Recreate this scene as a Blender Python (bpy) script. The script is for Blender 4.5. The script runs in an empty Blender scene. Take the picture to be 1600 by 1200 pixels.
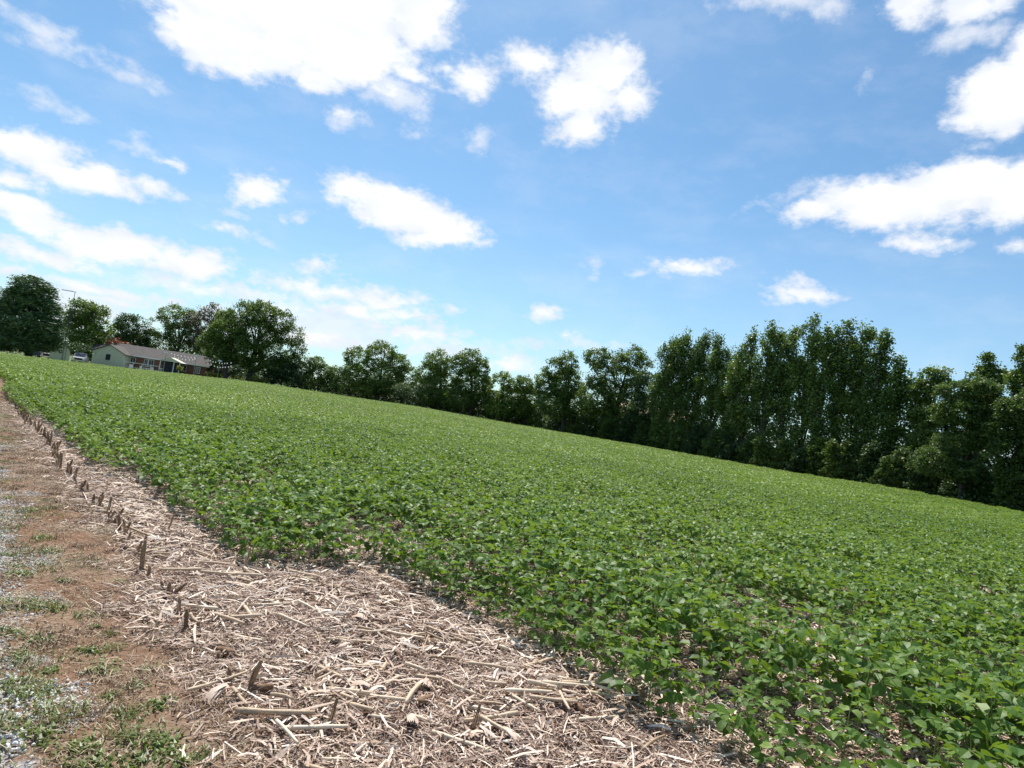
import bpy, math, random
import numpy as np
from mathutils import Vector, Matrix
random.seed(7); RNG = np.random.default_rng(7)
S = bpy.context.scene
C = S.collection
R = math.radians

# ------------------------------------------------------------------ camera, sky, sun, exposure
F = 1000.0; ROLL = R(8.4); PITCH = R(2.95); CAM_H = 1.6
cr, sr, cp, sp = math.cos(ROLL), math.sin(ROLL), math.cos(PITCH), math.sin(PITCH)
cam_data = bpy.data.cameras.new('camera'); cam = bpy.data.objects.new('camera', cam_data); C.objects.link(cam)
cam_data.sensor_width = 36; cam_data.lens = F / 1600 * 36; cam_data.clip_start = 0.05; cam_data.clip_end = 8000
cam.matrix_world = Matrix(((cr, -sr, 0, 0), (-sr*sp, -cr*sp, -cp, 0), (sr*cp, cr*cp, -sp, CAM_H), (0, 0, 0, 1)))
S.camera = cam
def ray(px, py):                       # photo pixel -> world direction (depth 1 along the view axis)
    x = px - 800; y = 600 - py
    u = (x*cr - y*sr)/F; v = (x*sr + y*cr)/F
    return np.array([u, cp - v*sp, sp + v*cp])

SUN_EL, SUN_AZ = 61.0, -14.0           # azimuth from +Y, negative = left
VT = S.view_settings
VT.view_transform = 'Standard'; VT.look = 'None'; VT.gamma = 1; VT.use_curve_mapping = False
VT.exposure = 0.35
S.render.engine = 'CYCLES'
S.cycles.max_bounces = 6; S.cycles.diffuse_bounces = 3; S.cycles.glossy_bounces = 2
S.cycles.transmission_bounces = 4; S.cycles.transparent_max_bounces = 6
sl = bpy.data.lights.new('sun', 'SUN'); sl.energy = 5.0; sl.angle = R(0.53); sl.color = (1, .95, .86)
sun = bpy.data.objects.new('sun', sl); C.objects.link(sun)
sd = Vector((math.sin(R(SUN_AZ))*math.cos(R(SUN_EL)), math.cos(R(SUN_AZ))*math.cos(R(SUN_EL)), math.sin(R(SUN_EL))))
sun.rotation_euler = sd.to_track_quat('Z', 'Y').to_euler(); sun.location = (0, 0, 60)

W = bpy.data.worlds.new('World'); S.world = W; W.use_nodes = True
nt = W.node_tree; N = nt.nodes; K = nt.links; N.clear()
def wn(t, **k):
    n = N.new(t)
    for a, b in k.items(): setattr(n, a, b)
    return n
def wm(op, a, b=None, c=None, clamp=False):
    n = wn('ShaderNodeMath', operation=op, use_clamp=clamp)
    for i, v in enumerate((a, b, c)):
        if v is None: continue
        if isinstance(v, (int, float)): n.inputs[i].default_value = v
        else: K.new(v, n.inputs[i])
    return n.outputs[0]
def wmr(v, a, b, c=0.0, d=1.0, smooth=True):
    n = wn('ShaderNodeMapRange'); n.interpolation_type = 'SMOOTHSTEP' if smooth else 'LINEAR'
    K.new(v, n.inputs[0])
    for i, q in enumerate((a, b, c, d)): n.inputs[i+1].default_value = q
    return n.outputs[0]
sky = wn('ShaderNodeTexSky', sky_type='NISHITA', sun_disc=False)
sky.sun_elevation = R(SUN_EL); sky.sun_rotation = R(SUN_AZ)
sky.altitude = 0; sky.air_density = 1.0; sky.dust_density = 0.6; sky.ozone_density = 1.6
geo = wn('ShaderNodeNewGeometry')      # Incoming, negated, is the direction of the sky point
vneg = wn('ShaderNodeVectorMath', operation='SCALE'); K.new(geo.outputs['Incoming'], vneg.inputs[0]); vneg.inputs['Scale'].default_value = -1
DIR = vneg.outputs[0]
def noise(vec, scale, detail, rough=.55, stretch=None, col=False):
    if stretch:
        m = wn('ShaderNodeMapping'); K.new(vec, m.inputs[0]); m.inputs['Scale'].default_value = stretch; vec = m.outputs[0]
    n = wn('ShaderNodeTexNoise'); n.inputs['Scale'].default_value = scale; n.inputs['Detail'].default_value = detail
    n.inputs['Roughness'].default_value = rough; K.new(vec, n.inputs['Vector'])
    return n.outputs['Color' if col else 'Fac']
def warp(vec, scale, detail, amp):
    c = noise(vec, scale, detail, col=True)
    s = wn('ShaderNodeVectorMath', operation='SUBTRACT'); K.new(c, s.inputs[0]); s.inputs[1].default_value = (.5, .5, .5)
    a = wn('ShaderNodeVectorMath', operation='SCALE'); K.new(s.outputs[0], a.inputs[0]); a.inputs['Scale'].default_value = amp
    d = wn('ShaderNodeVectorMath', operation='ADD'); K.new(vec, d.inputs[0]); K.new(a.outputs[0], d.inputs[1])
    return d.outputs[0]
DW = warp(DIR, 14.0, 3, .045)
def blob_field(blobs):
    out = None; src = DW
    for b in blobs:
        if out is not None:            # evaluate one cloud after another (keeps the shader's stack small)
            ch = wn('ShaderNodeVectorMath', operation='MULTIPLY_ADD'); K.new(out, ch.inputs[0]); ch.inputs[1].default_value = (1e-7,)*3; K.new(DW, ch.inputs[2]); src = ch.outputs[0]
        px, py, rx, ry = b[:4]; rot = R(b[4]) if len(b) > 4 else R(8)
        c = Vector(ray(px, py)).normalized()
        e = 4.0
        t1 = (Vector(ray(px + e*math.cos(rot), py + e*math.sin(rot))).normalized() - c)/e
        t2 = (Vector(ray(px - e*math.sin(rot), py + e*math.cos(rot))).normalized() - c)/e
        r1, r2 = t1.length*rx, t2.length*ry
        x = t1.normalized(); z = c; y = z.cross(x).normalized()
        m = Matrix((x, y, z)).transposed().to_euler()
        mp = wn('ShaderNodeMapping', vector_type='TEXTURE'); K.new(src, mp.inputs['Vector'])
        mp.inputs['Location'].default_value = c; mp.inputs['Rotation'].default_value = m
        mp.inputs['Scale'].default_value = (r1, r2, max(r1, r2)*1.5 + .1)
        ln = wn('ShaderNodeVectorMath', operation='LENGTH'); K.new(mp.outputs[0], ln.inputs[0])
        rm = math.sqrt(rx*ry) if ry*3 > rx else ry*1.6
        v = wm('MULTIPLY_ADD', ln.outputs['Value'], -rm, rm)
        if out is None: out = v
        else:
            s = wn('ShaderNodeMath', operation='SMOOTH_MAX'); K.new(out, s.inputs[0]); K.new(v, s.inputs[1]); s.inputs[2].default_value = 10; out = s.outputs[0]
    return out
STRONG = [(640,118,46,17,30),(612,148,40,15,20),(690,112,30,12,-10),(540,178,26,11,20),(812,566,50,12,5),(640,500,50,12,6),(722,518,24,6,5),(535,494,24,7,5),(560,486,150,15,6),(480,530,190,18,6),(640,520,110,12,6),(330,448,120,14,8),(790,570,60,12,5),(160,455,150,14,8),(520,50,130,62,0),(400,20,110,50,0),(500,452,120,17,7),(600,468,62,18,5),(190,474,95,11,6),(590,505,90,10,6),(420,478,70,10,8),(470,-20,250,82,2),(400,85,105,45,12),(560,85,110,48,-5),(320,50,85,55,15),(655,25,62,55,0),(500,118,70,24,0),(450,-150,330,120,0),
 (738,118,40,36,0),(822,92,52,32,0),(940,112,62,48,0),(985,152,42,34,0),(905,195,44,40,0),(885,150,50,42,0),(925,150,55,50,0),(960,82,36,26,0),
 (55,236,105,34,10),(125,272,130,27,14),(245,296,46,13,16),(25,290,70,18,4),(272,258,17,7,15),
 (50,340,110,28,14),(165,378,130,30,14),(290,410,85,27,8),(70,400,120,22,10),(20,425,45,12,8),
 (402,297,47,30,0),(463,338,18,9,5),(346,361,44,10,18),(487,414,27,11,8),
 (560,300,62,27,5),(632,332,100,40,12),(700,362,62,28,8),(660,372,50,20,5),
 (700,480,19,6,8),(858,490,30,12,8),(882,527,19,7,5),(1080,418,60,15,3),(1060,412,30,12,0),(1258,460,66,18,3),(1250,446,28,12,0),
 (1390,318,140,44,3),(1500,288,120,44,-4),(1585,300,70,55,0),(1268,330,52,22,-8),(1430,380,66,16,0),(1590,392,24,9,0),
 (1570,150,85,62,-25),(1640,90,80,70,0),(1520,185,42,22,-10),(1425,12,55,32,0),(1510,12,70,26,0)]
WEAK = [(620,150,70,32,20),(545,188,38,16,15),(642,203,30,13,15),(742,214,22,22,0),(225,236,50,9,15),(190,476,110,18,6),(520,458,150,26,7),
 (600,470,70,22,5),(350,452,130,22,8),(480,512,220,44,6),(645,505,75,20,6),(812,567,66,18,5),(700,545,150,22,5),(770,506,20,6,5),
 (925,420,18,15,0),(990,430,36,6,0),(1188,468,24,10,0),(1525,232,45,10,-15),(1355,120,9,20,0),(60,40,120,18,22),(150,95,150,18,22),
 (250,440,130,26,8),(1400,543,22,5,0),(1230,0,120,30,5),(1500,60,90,22,-10),(1240,310,60,18,-15),(100,480,200,40,6),(900,540,160,12,3),
 (330,330,60,10,10),(430,385,30,10,25),(100,170,150,14,20)]
fs, fw = blob_field(STRONG), blob_field(WEAK)
nA = noise(DIR, 26, 6, .62, (1, 1, 1.5)); nB = noise(DIR, 9, 5, .6, (1, 1, 2.2)); nC = noise(DIR, 5.0, 4, .55, (1, 1, 3.0))
nF = noise(DIR, 70, 5, .6, (1, 1, 1.6))
edge = wm('ADD', wm('MULTIPLY_ADD', nA, 56, -26), wm('MULTIPLY_ADD', nF, 40, -20))
aS = wm('POWER', wmr(wm('ADD', fs, edge), -16, 26), 1.35)
aW = wm('MULTIPLY', wmr(wm('ADD', fw, wm('MULTIPLY_ADD', nA, 110, -58)), -14, 38), .80)
# the same kind of broken cumulus goes on all round the sky outside the view
ax = wn('ShaderNodeVectorMath', operation='DOT_PRODUCT'); K.new(DIR, ax.inputs[0]); ax.inputs[1].default_value = (0, cp, sp)
away = wmr(ax.outputs['Value'], .74, .62)
aG = wm('MULTIPLY', wmr(nC, .56, .66), away)
sep = wn('ShaderNodeSeparateXYZ'); K.new(DIR, sep.inputs[0])
veil = wm('MULTIPLY', wmr(nB, .42, .78), .15)
low = wmr(sep.outputs['Z'], .42, .0, 0, .20)
alpha = wm('MAXIMUM', wm('MAXIMUM', aS, aW), aG)
alpha = wm('MAXIMUM', alpha, wm('ADD', veil, low), clamp=True)
shade = wmr(noise(DIR, 17, 4, .55, (1, 1, 2.4)), .36, .60, .68, 1.0)
thick = wmr(wm('ADD', fs, wm('MULTIPLY_ADD', nB, 70, -35)), -10, 50, .55, 1.06)
cl = wn('ShaderNodeMix', data_type='RGBA'); K.new(wm('MULTIPLY', shade, thick), cl.inputs[0])
cl.inputs[6].default_value = (5.2, 5.8, 7.0, 1); cl.inputs[7].default_value = (8.6, 8.7, 8.9, 1)
gs = wn('ShaderNodeMix', data_type='RGBA'); gs.blend_type = 'MULTIPLY'; gs.inputs[0].default_value = 1
K.new(sky.outputs[0], gs.inputs[6]); gs.inputs[7].default_value = (.76, 1.04, 1.13, 1)
mx = wn('ShaderNodeMix', data_type='RGBA'); K.new(alpha, mx.inputs[0]); K.new(gs.outputs[2], mx.inputs[6]); K.new(cl.outputs[2], mx.inputs[7])
bg = wn('ShaderNodeBackground'); K.new(mx.outputs[2], bg.inputs[0]); bg.inputs[1].default_value = .1
K.new(bg.outputs[0], wn('ShaderNodeOutputWorld').inputs[0])

# ------------------------------------------------------------------ place
def interp(x, xs, ys): return np.interp(x, xs, ys)
AZ = [-46,-40,-31,-21.6,-15,-8,.5,12,22.5,31.6,39,48]
DD = [88,95,108,116,118,112,105,85,70,62,55,50]                     # how far the field reaches in each direction
EE = [-.2,-.16,.12,.78,.66,.72,.22,.06,-.10,.08,.0,0]               # gentle rise of the land at that edge
def azr(x, y): return np.degrees(np.arctan2(x, y)), np.hypot(x, y)
def far_d(az): return interp(az, AZ, DD)
def ground_z(x, y):
    x = np.asarray(x, float); y = np.asarray(y, float)
    az, r = azr(x, y); D = far_d(az); e = interp(az, [-80]+AZ+[80], [0]+EE+[0])
    t = np.clip((r-22)/(D-22), 0, 1); t = t*t*(3-2*t)
    near = np.clip(1-(r-12)/10, 0, 1)
    m = .012*np.sin(3.1*x+1.7*y)+.010*np.sin(5.3*y-2.2*x+1)+.006*np.sin(11*x+3)*np.sin(9*y)
    return e*t + m*near
def gz(x, y): return float(ground_z(x, y))
nU = np.array([.756, .655]); nV = np.array([-.655, .756])           # across / along the crop rows
def uv(x, y): return nU[0]*x+nU[1]*y, nV[0]*x+nV[1]*y
def xy(u, v): return nU[0]*u+nV[0]*v, nU[1]*u+nV[1]*v
def edge_u(v):                                                      # where the soybeans begin
    return interp(v, [-10, 1.5, 3, 4.9, 5.2, 5.5, 6.5, 8, 12, 15, 18, 22, 60], [3.05, 3.10, 3.26, 3.26, 3.1, 2.2, 2.15, 1.98, 1.80, 1.64, 1.46, 1.40, 1.36])
def on_ground(px, py, dz=0):
    d = ray(px, py); t = (dz-CAM_H)/d[2]
    for _ in range(4):
        z = gz(d[0]*t, d[1]*t)+dz; t = (z-CAM_H)/d[2]
    return d[0]*t, d[1]*t
def at_depth(px, py, Y):
    d = ray(px, py); t = Y/d[1]; return d[0]*t, Y, CAM_H+d[2]*t
def at_dist(px, py, D):
    d = ray(px, py); t = D/math.hypot(d[0], d[1]); return d[0]*t, d[1]*t, CAM_H+d[2]*t
def project(p):
    v = np.asarray(p, float)-np.array([0, 0, CAM_H])
    a = v@np.array([cr, -sr*sp, sr*cp]); b = v@np.array([-sr, -cr*sp, cr*cp]); c = v@np.array([0, cp, sp])
    return 800+F*a/c, 600-F*b/c

# ------------------------------------------------------------------ materials
def mat(name):
    m = bpy.data.materials.new(name); m.use_nodes = True; t = m.node_tree
    p = t.nodes['Principled BSDF']
    return m, t, p
def mnode(t, ty, **k):
    n = t.nodes.new(ty)
    for a, b in k.items(): setattr(n, a, b)
    return n
def ramp(t, fac, stops):
    r = mnode(t, 'ShaderNodeValToRGB'); t.links.new(fac, r.inputs[0]); e = r.color_ramp.elements
    while len(e) < len(stops): e.new(.5)
    for i, (p, c) in enumerate(stops): e[i].position = p; e[i].color = (*c, 1)
    return r.outputs[0]
def mnoise(t, scale, detail=4, rough=.55, world=True, col=False, vec=None):
    n = mnode(t, 'ShaderNodeTexNoise'); n.inputs['Scale'].default_value = scale; n.inputs['Detail'].default_value = detail; n.inputs['Roughness'].default_value = rough
    if vec is None:
        vec = mnode(t, 'ShaderNodeNewGeometry').outputs['Position'] if world else mnode(t, 'ShaderNodeTexCoord').outputs['Object']
    t.links.new(vec, n.inputs['Vector'])
    return n.outputs[1 if col else 0]
def mmath(t, op, a, b, clamp=False):
    n = mnode(t, 'ShaderNodeMath', operation=op, use_clamp=clamp)
    for i, v in enumerate((a, b)):
        if isinstance(v, (int, float)): n.inputs[i].default_value = v
        else: t.links.new(v, n.inputs[i])
    return n.outputs[0]
def bump(t, p, h, dist, strength=.6):
    b = mnode(t, 'ShaderNodeBump'); b.inputs['Distance'].default_value = dist; b.inputs['Strength'].default_value = strength
    t.links.new(h, b.inputs['Height']); t.links.new(b.outputs[0], p.inputs['Normal'])
def plain(name, c, rough=.7, var=.25, scale=6, metal=0, bmp=0, spec=.4):
    m, t, p = mat(name)
    f = mnoise(t, scale, 5)
    lo = tuple(x*(1-var) for x in c); hi = tuple(min(1, x*(1+var)) for x in c)
    t.links.new(ramp(t, f, [(.3, lo), (.7, hi)]), p.inputs['Base Color'])
    p.inputs['Roughness'].default_value = rough; p.inputs['Metallic'].default_value = metal; p.inputs['Specular IOR Level'].default_value = spec
    if bmp: bump(t, p, mnoise(t, scale*4, 4), bmp)
    return m
def leafmat(name, stops, trans=(.20, .30, .03), tmix=.35, rough=.45, spec=.5, patch=None):
    """stops over the per-leaf tone 'v'; patch = size of slow tone drift across the ground"""
    m, t, p = mat(name)
    a = mnode(t, 'ShaderNodeAttribute', attribute_name='v').outputs['Fac']
    oi = mnode(t, 'ShaderNodeObjectInfo').outputs['Random']
    f = mmath(t, 'ADD', a, mmath(t, 'MULTIPLY_ADD', oi, .16))
    t.nodes[-1].inputs[2].default_value = -.08 if False else 0
    f = mmath(t, 'ADD', a, mmath(t, 'MULTIPLY', mmath(t, 'SUBTRACT', oi, .5), .22))
    if patch:
        pn = mnoise(t, patch, 3)
        f = mmath(t, 'ADD', f, mmath(t, 'MULTIPLY', mmath(t, 'SUBTRACT', pn, .5), .9))
    col = ramp(t, f, stops)
    t.links.new(col, p.inputs['Base Color'])
    p.inputs['Roughness'].default_value = rough; p.inputs['Specular IOR Level'].default_value = spec
    tr = mnode(t, 'ShaderNodeBsdfTranslucent')
    mc = mnode(t, 'ShaderNodeMix', data_type='RGBA'); mc.blend_type = 'MIX'; mc.inputs[0].default_value = .55
    t.links.new(col, mc.inputs[6]); mc.inputs[7].default_value = (*trans, 1); t.links.new(mc.outputs[2], tr.inputs[0])
    mi = mnode(t, 'ShaderNodeMixShader'); mi.inputs[0].default_value = tmix
    t.links.new(p.outputs[0], mi.inputs[1]); t.links.new(tr.outputs[0], mi.inputs[2])
    t.links.new(mi.outputs[0], t.nodes['Material Output'].inputs[0])
    return m
def straw_mat(name, stops, rough=.6):
    m, t, p = mat(name)
    a = mnode(t, 'ShaderNodeAttribute', attribute_name='v').outputs['Fac']
    oi = mnode(t, 'ShaderNodeObjectInfo').outputs['Random']
    f = mmath(t, 'ADD', a, mmath(t, 'MULTIPLY', mmath(t, 'SUBTRACT', oi, .5), .2))
    f = mmath(t, 'ADD', f, mmath(t, 'MULTIPLY', mmath(t, 'SUBTRACT', mnoise(t, 90, 3), .5), .5))
    t.links.new(ramp(t, f, stops), p.inputs['Base Color'])
    p.inputs['Roughness'].default_value = rough; p.inputs['Specular IOR Level'].default_value = .35
    return m
M = {}
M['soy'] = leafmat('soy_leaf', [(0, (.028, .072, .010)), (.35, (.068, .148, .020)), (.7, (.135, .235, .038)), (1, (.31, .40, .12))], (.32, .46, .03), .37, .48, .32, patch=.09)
M['soystem'] = plain('soy_stem', (.20, .24, .07), .6, .2, 40)
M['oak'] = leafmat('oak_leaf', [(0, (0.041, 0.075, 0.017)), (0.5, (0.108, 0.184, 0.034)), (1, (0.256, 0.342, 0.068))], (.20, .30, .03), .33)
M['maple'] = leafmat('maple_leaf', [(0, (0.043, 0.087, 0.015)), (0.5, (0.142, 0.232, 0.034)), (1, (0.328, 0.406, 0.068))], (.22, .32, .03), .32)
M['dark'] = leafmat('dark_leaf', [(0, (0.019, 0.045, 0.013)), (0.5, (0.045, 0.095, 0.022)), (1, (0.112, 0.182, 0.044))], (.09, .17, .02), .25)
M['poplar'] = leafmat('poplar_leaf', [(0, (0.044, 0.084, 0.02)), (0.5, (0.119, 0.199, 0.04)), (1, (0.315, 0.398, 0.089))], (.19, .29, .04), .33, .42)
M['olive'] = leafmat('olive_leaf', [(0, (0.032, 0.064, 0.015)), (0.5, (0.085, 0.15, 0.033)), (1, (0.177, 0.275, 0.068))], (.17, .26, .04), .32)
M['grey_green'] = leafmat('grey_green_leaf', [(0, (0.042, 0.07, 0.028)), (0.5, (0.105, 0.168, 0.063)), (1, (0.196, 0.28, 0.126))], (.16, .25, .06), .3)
M['yellow_green'] = leafmat('yellow_green_leaf', [(0, (0.066, 0.088, 0.011)), (0.5, (0.176, 0.209, 0.022)), (1, (0.308, 0.33, 0.055))], (.35, .36, .03), .35)
M['red'] = leafmat('orange_leaf', [(0, (.09, .025, .012)), (.5, (.22, .065, .03)), (1, (.34, .13, .06))], (.40, .12, .04), .3)
M['mauve'] = leafmat('mauve_leaf', [(0, (.045, .045, .025)), (.5, (.12, .11, .065)), (1, (.21, .19, .13))], (.25, .23, .10), .3)
M['pine'] = leafmat('pine_needle', [(0, (0.026, 0.069, 0.022)), (0.5, (0.073, 0.15, 0.048)), (1, (0.183, 0.281, 0.086))], (.05, .09, .03), .15, .5)
M['weed'] = leafmat('weed_leaf', [(0, (.05, .08, .015)), (.5, (.13, .185, .035)), (1, (.25, .29, .08))], (.25, .36, .04), .3)
M['drygrass'] = straw_mat('dry_grass', [(0, (.11, .065, .035)), (.5, (.27, .185, .11)), (1, (.52, .41, .28))])
M['straw'] = straw_mat('corn_straw', [(0, (.05, .027, .020)), (.30, (.175, .104, .075)), (.6, (.40, .275, .205)), (.85, (.62, .48, .38)), (1, (.80, .69, .58))])
M['stalk'] = straw_mat('corn_stalk', [(0, (.11, .065, .04)), (.35, (.31, .205, .125)), (.6, (.58, .44, .30)), (1, (.82, .71, .55))], .5)
M['stub'] = straw_mat('corn_stub', [(0, (.08, .045, .028)), (.42, (.20, .12, .07)), (.65, (.38, .26, .16)), (1, (.58, .46, .32))], .7)
M['cob'] = straw_mat('corn_cob', [(0, (.09, .045, .025)), (.5, (.20, .115, .065)), (1, (.34, .24, .15))], .8)
M['stone'] = straw_mat('gravel_stone', [(0, (.24, .23, .22)), (.5, (.50, .49, .47)), (1, (.86, .85, .82))], .7)
M['clod'] = straw_mat('soil_clod', [(0, (.17, .10, .06)), (.5, (.25, .16, .105)), (1, (.36, .27, .20))], .9)
M['bark'] = plain('bark', (.075, .06, .048), .9, .4, 4, bmp=.03)
M['bark_light'] = plain('bark_light', (.17, .15, .125), .9, .4, 4, bmp=.03)

# soil: bare brown field soil, reddish verge, pale gravel in patches beside the lane
m, t, p = mat('soil'); M['soil'] = m
pos = mnode(t, 'ShaderNodeNewGeometry').outputs['Position']
def dotw(vec):
    n = mnode(t, 'ShaderNodeVectorMath', operation='DOT_PRODUCT'); t.links.new(pos, n.inputs[0]); n.inputs[1].default_value = vec; return n.outputs['Value']
U = dotw((.756, .655, 0))
n1 = mnoise(t, 1.3, 5); n2 = mnoise(t, 22, 6, .65); n3 = mnoise(t, 140, 3)
fieldc = ramp(t, n2, [(.3, (.10, .058, .038)), (.55, (.24, .155, .105)), (.75, (.40, .29, .20))])
vergec = ramp(t, mmath(t, 'ADD', mmath(t, 'MULTIPLY', n1, .6), mmath(t, 'MULTIPLY', n2, .45)), [(.30, (.22, .10, .05)), (.44, (.20, .112, .068)), (.56, (.23, .148, .098)), (.68, (.31, .225, .16)), (.8, (.40, .33, .26))])
gravc = ramp(t, mmath(t, 'ADD', mmath(t, 'MULTIPLY', n3, .6), mmath(t, 'MULTIPLY', n2, .4)), [(.35, (.16, .14, .13)), (.5, (.36, .35, .35)), (.65, (.58, .58, .60))])
def mixc(f, a, b):
    n = mnode(t, 'ShaderNodeMix', data_type='RGBA'); t.links.new(f, n.inputs[0]); t.links.new(a, n.inputs[6]); t.links.new(b, n.inputs[7]); return n.outputs[2]
def mrange(v, a, b):
    n = mnode(t, 'ShaderNodeMapRange'); n.interpolation_type = 'SMOOTHSTEP'; t.links.new(v, n.inputs[0]); n.inputs[1].default_value = a; n.inputs[2].default_value = b; return n.outputs[0]
uj = mmath(t, 'ADD', U, mmath(t, 'MULTIPLY', mmath(t, 'SUBTRACT', n1, .5), .35))
col = mixc(mrange(uj, 1.22, 1.45), vergec, fieldc)
gr = mmath(t, 'ADD', mmath(t, 'MULTIPLY', mmath(t, 'SUBTRACT', mnoise(t, 1.9, 4), .5), 1.9), mmath(t, 'SUBTRACT', .36, U))
col = mixc(mrange(gr, -.05, .12), col, gravc)
t.links.new(col, p.inputs['Base Color']); p.inputs['Roughness'].default_value = .95; p.inputs['Specular IOR Level'].default_value = .15
bump(t, p, mmath(t, 'ADD', n2, mmath(t, 'MULTIPLY', n3, .4)), .02, .8)
m, t, p = mat('lawn'); M['lawn'] = m
t.links.new(ramp(t, mmath(t, 'ADD', mmath(t, 'MULTIPLY', mnoise(t, .05, 4), .6), mmath(t, 'MULTIPLY', mnoise(t, 3, 6), .4)), [(.3, (.05, .085, .02)), (.5, (.10, .15, .03)), (.7, (.17, .20, .055))]), p.inputs['Base Color'])
p.inputs['Roughness'].default_value = .9; bump(t, p, mnoise(t, 8, 6), .1)

# ------------------------------------------------------------------ object helpers
def tag(o, label=None, cat=None, group=None, kind=None):
    if label: o['label'] = label
    if cat: o['category'] = cat
    if group: o['group'] = group
    if kind: o['kind'] = kind
    return o
def link(name, me, material, parent=None, loc=None):
    o = bpy.data.objects.new(name, me)
    if material is not None and not me.materials: me.materials.append(material)
    C.objects.link(o)
    if parent: o.parent = parent
    if loc is not None: o.location = loc
    return o
def empty(name, loc, rz=0, **k):
    o = bpy.data.objects.new(name, None); C.objects.link(o); o.location = loc; o.rotation_euler = (0, 0, rz); o.empty_display_size = .2
    return tag(o, **k)
class MB:
    def __init__(s): s.v = []; s.f = []; s.a = []; s.n = 0
    def add(s, V, Fc, tone=.5):
        V = np.asarray(V, float).reshape(-1, 3); s.v.append(V); s.f += [tuple(i+s.n for i in q) for q in Fc]
        s.a.append(np.full(len(V), tone) if np.isscalar(tone) else np.asarray(tone, float)); s.n += len(V); return s
    def box(s, x0, x1, y0, y1, z0, z1, tone=.5):
        V = [(x, y, z) for z in (z0, z1) for x, y in ((x0, y0), (x1, y0), (x1, y1), (x0, y1))]
        return s.add(V, [(3, 2, 1, 0), (4, 5, 6, 7), (0, 1, 5, 4), (1, 2, 6, 5), (2, 3, 7, 6), (3, 0, 4, 7)], tone)
    def tube(s, pts, rad, n=6, tone=.5, cap=True):
        pts = [np.asarray(p, float) for p in pts]; m = len(pts); V = []
        for i, p in enumerate(pts):
            d = pts[min(i+1, m-1)]-pts[max(i-1, 0)]; d = d/(np.linalg.norm(d)+1e-9)
            a = np.cross(d, [0, 0, 1.0] if abs(d[2]) < .9 else [1.0, 0, 0]); a /= np.linalg.norm(a); b = np.cross(d, a)
            for k in range(n):
                q = 2*math.pi*k/n; V.append(p+rad[i]*(math.cos(q)*a+math.sin(q)*b))
        Fc = [(i*n+k, i*n+(k+1) % n, (i+1)*n+(k+1) % n, (i+1)*n+k) for i in range(m-1) for k in range(n)]
        if cap: Fc += [tuple(range(n))[::-1], tuple((m-1)*n+k for k in range(n))]
        return s.add(V, Fc, tone)
    def mesh(s, name, smooth=False):
        me = bpy.data.meshes.new(name); me.from_pydata(np.concatenate(s.v).tolist(), [], s.f)
        at = me.attributes.new('v', 'FLOAT', 'POINT'); at.data.foreach_set('value', np.concatenate(s.a).astype(np.float32))
        if smooth: me.shade_smooth()
        me.update(); return me
    def build(s, name, material, parent=None, loc=None, smooth=False):
        me = s.mesh(name, smooth); me.materials.append(material); return link(name, me, None, parent, loc)
def quads_mesh(name, V, v):
    """V (n,4,3) separate quads, v (n,) tone"""
    n = len(V); me = bpy.data.meshes.new(name)
    me.vertices.add(n*4); me.vertices.foreach_set('co', V.reshape(-1).astype(np.float32))
    me.loops.add(n*4); me.loops.foreach_set('vertex_index', np.arange(n*4, dtype=np.int32))
    me.polygons.add(n); me.polygons.foreach_set('loop_start', np.arange(0, n*4, 4, dtype=np.int32))
    at = me.attributes.new('v', 'FLOAT', 'POINT'); at.data.foreach_set('value', np.repeat(v, 4).astype(np.float32))
    me.update(calc_edges=True); return me
def unit(a): return a/(np.linalg.norm(a, axis=-1, keepdims=True)+1e-9)

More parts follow.
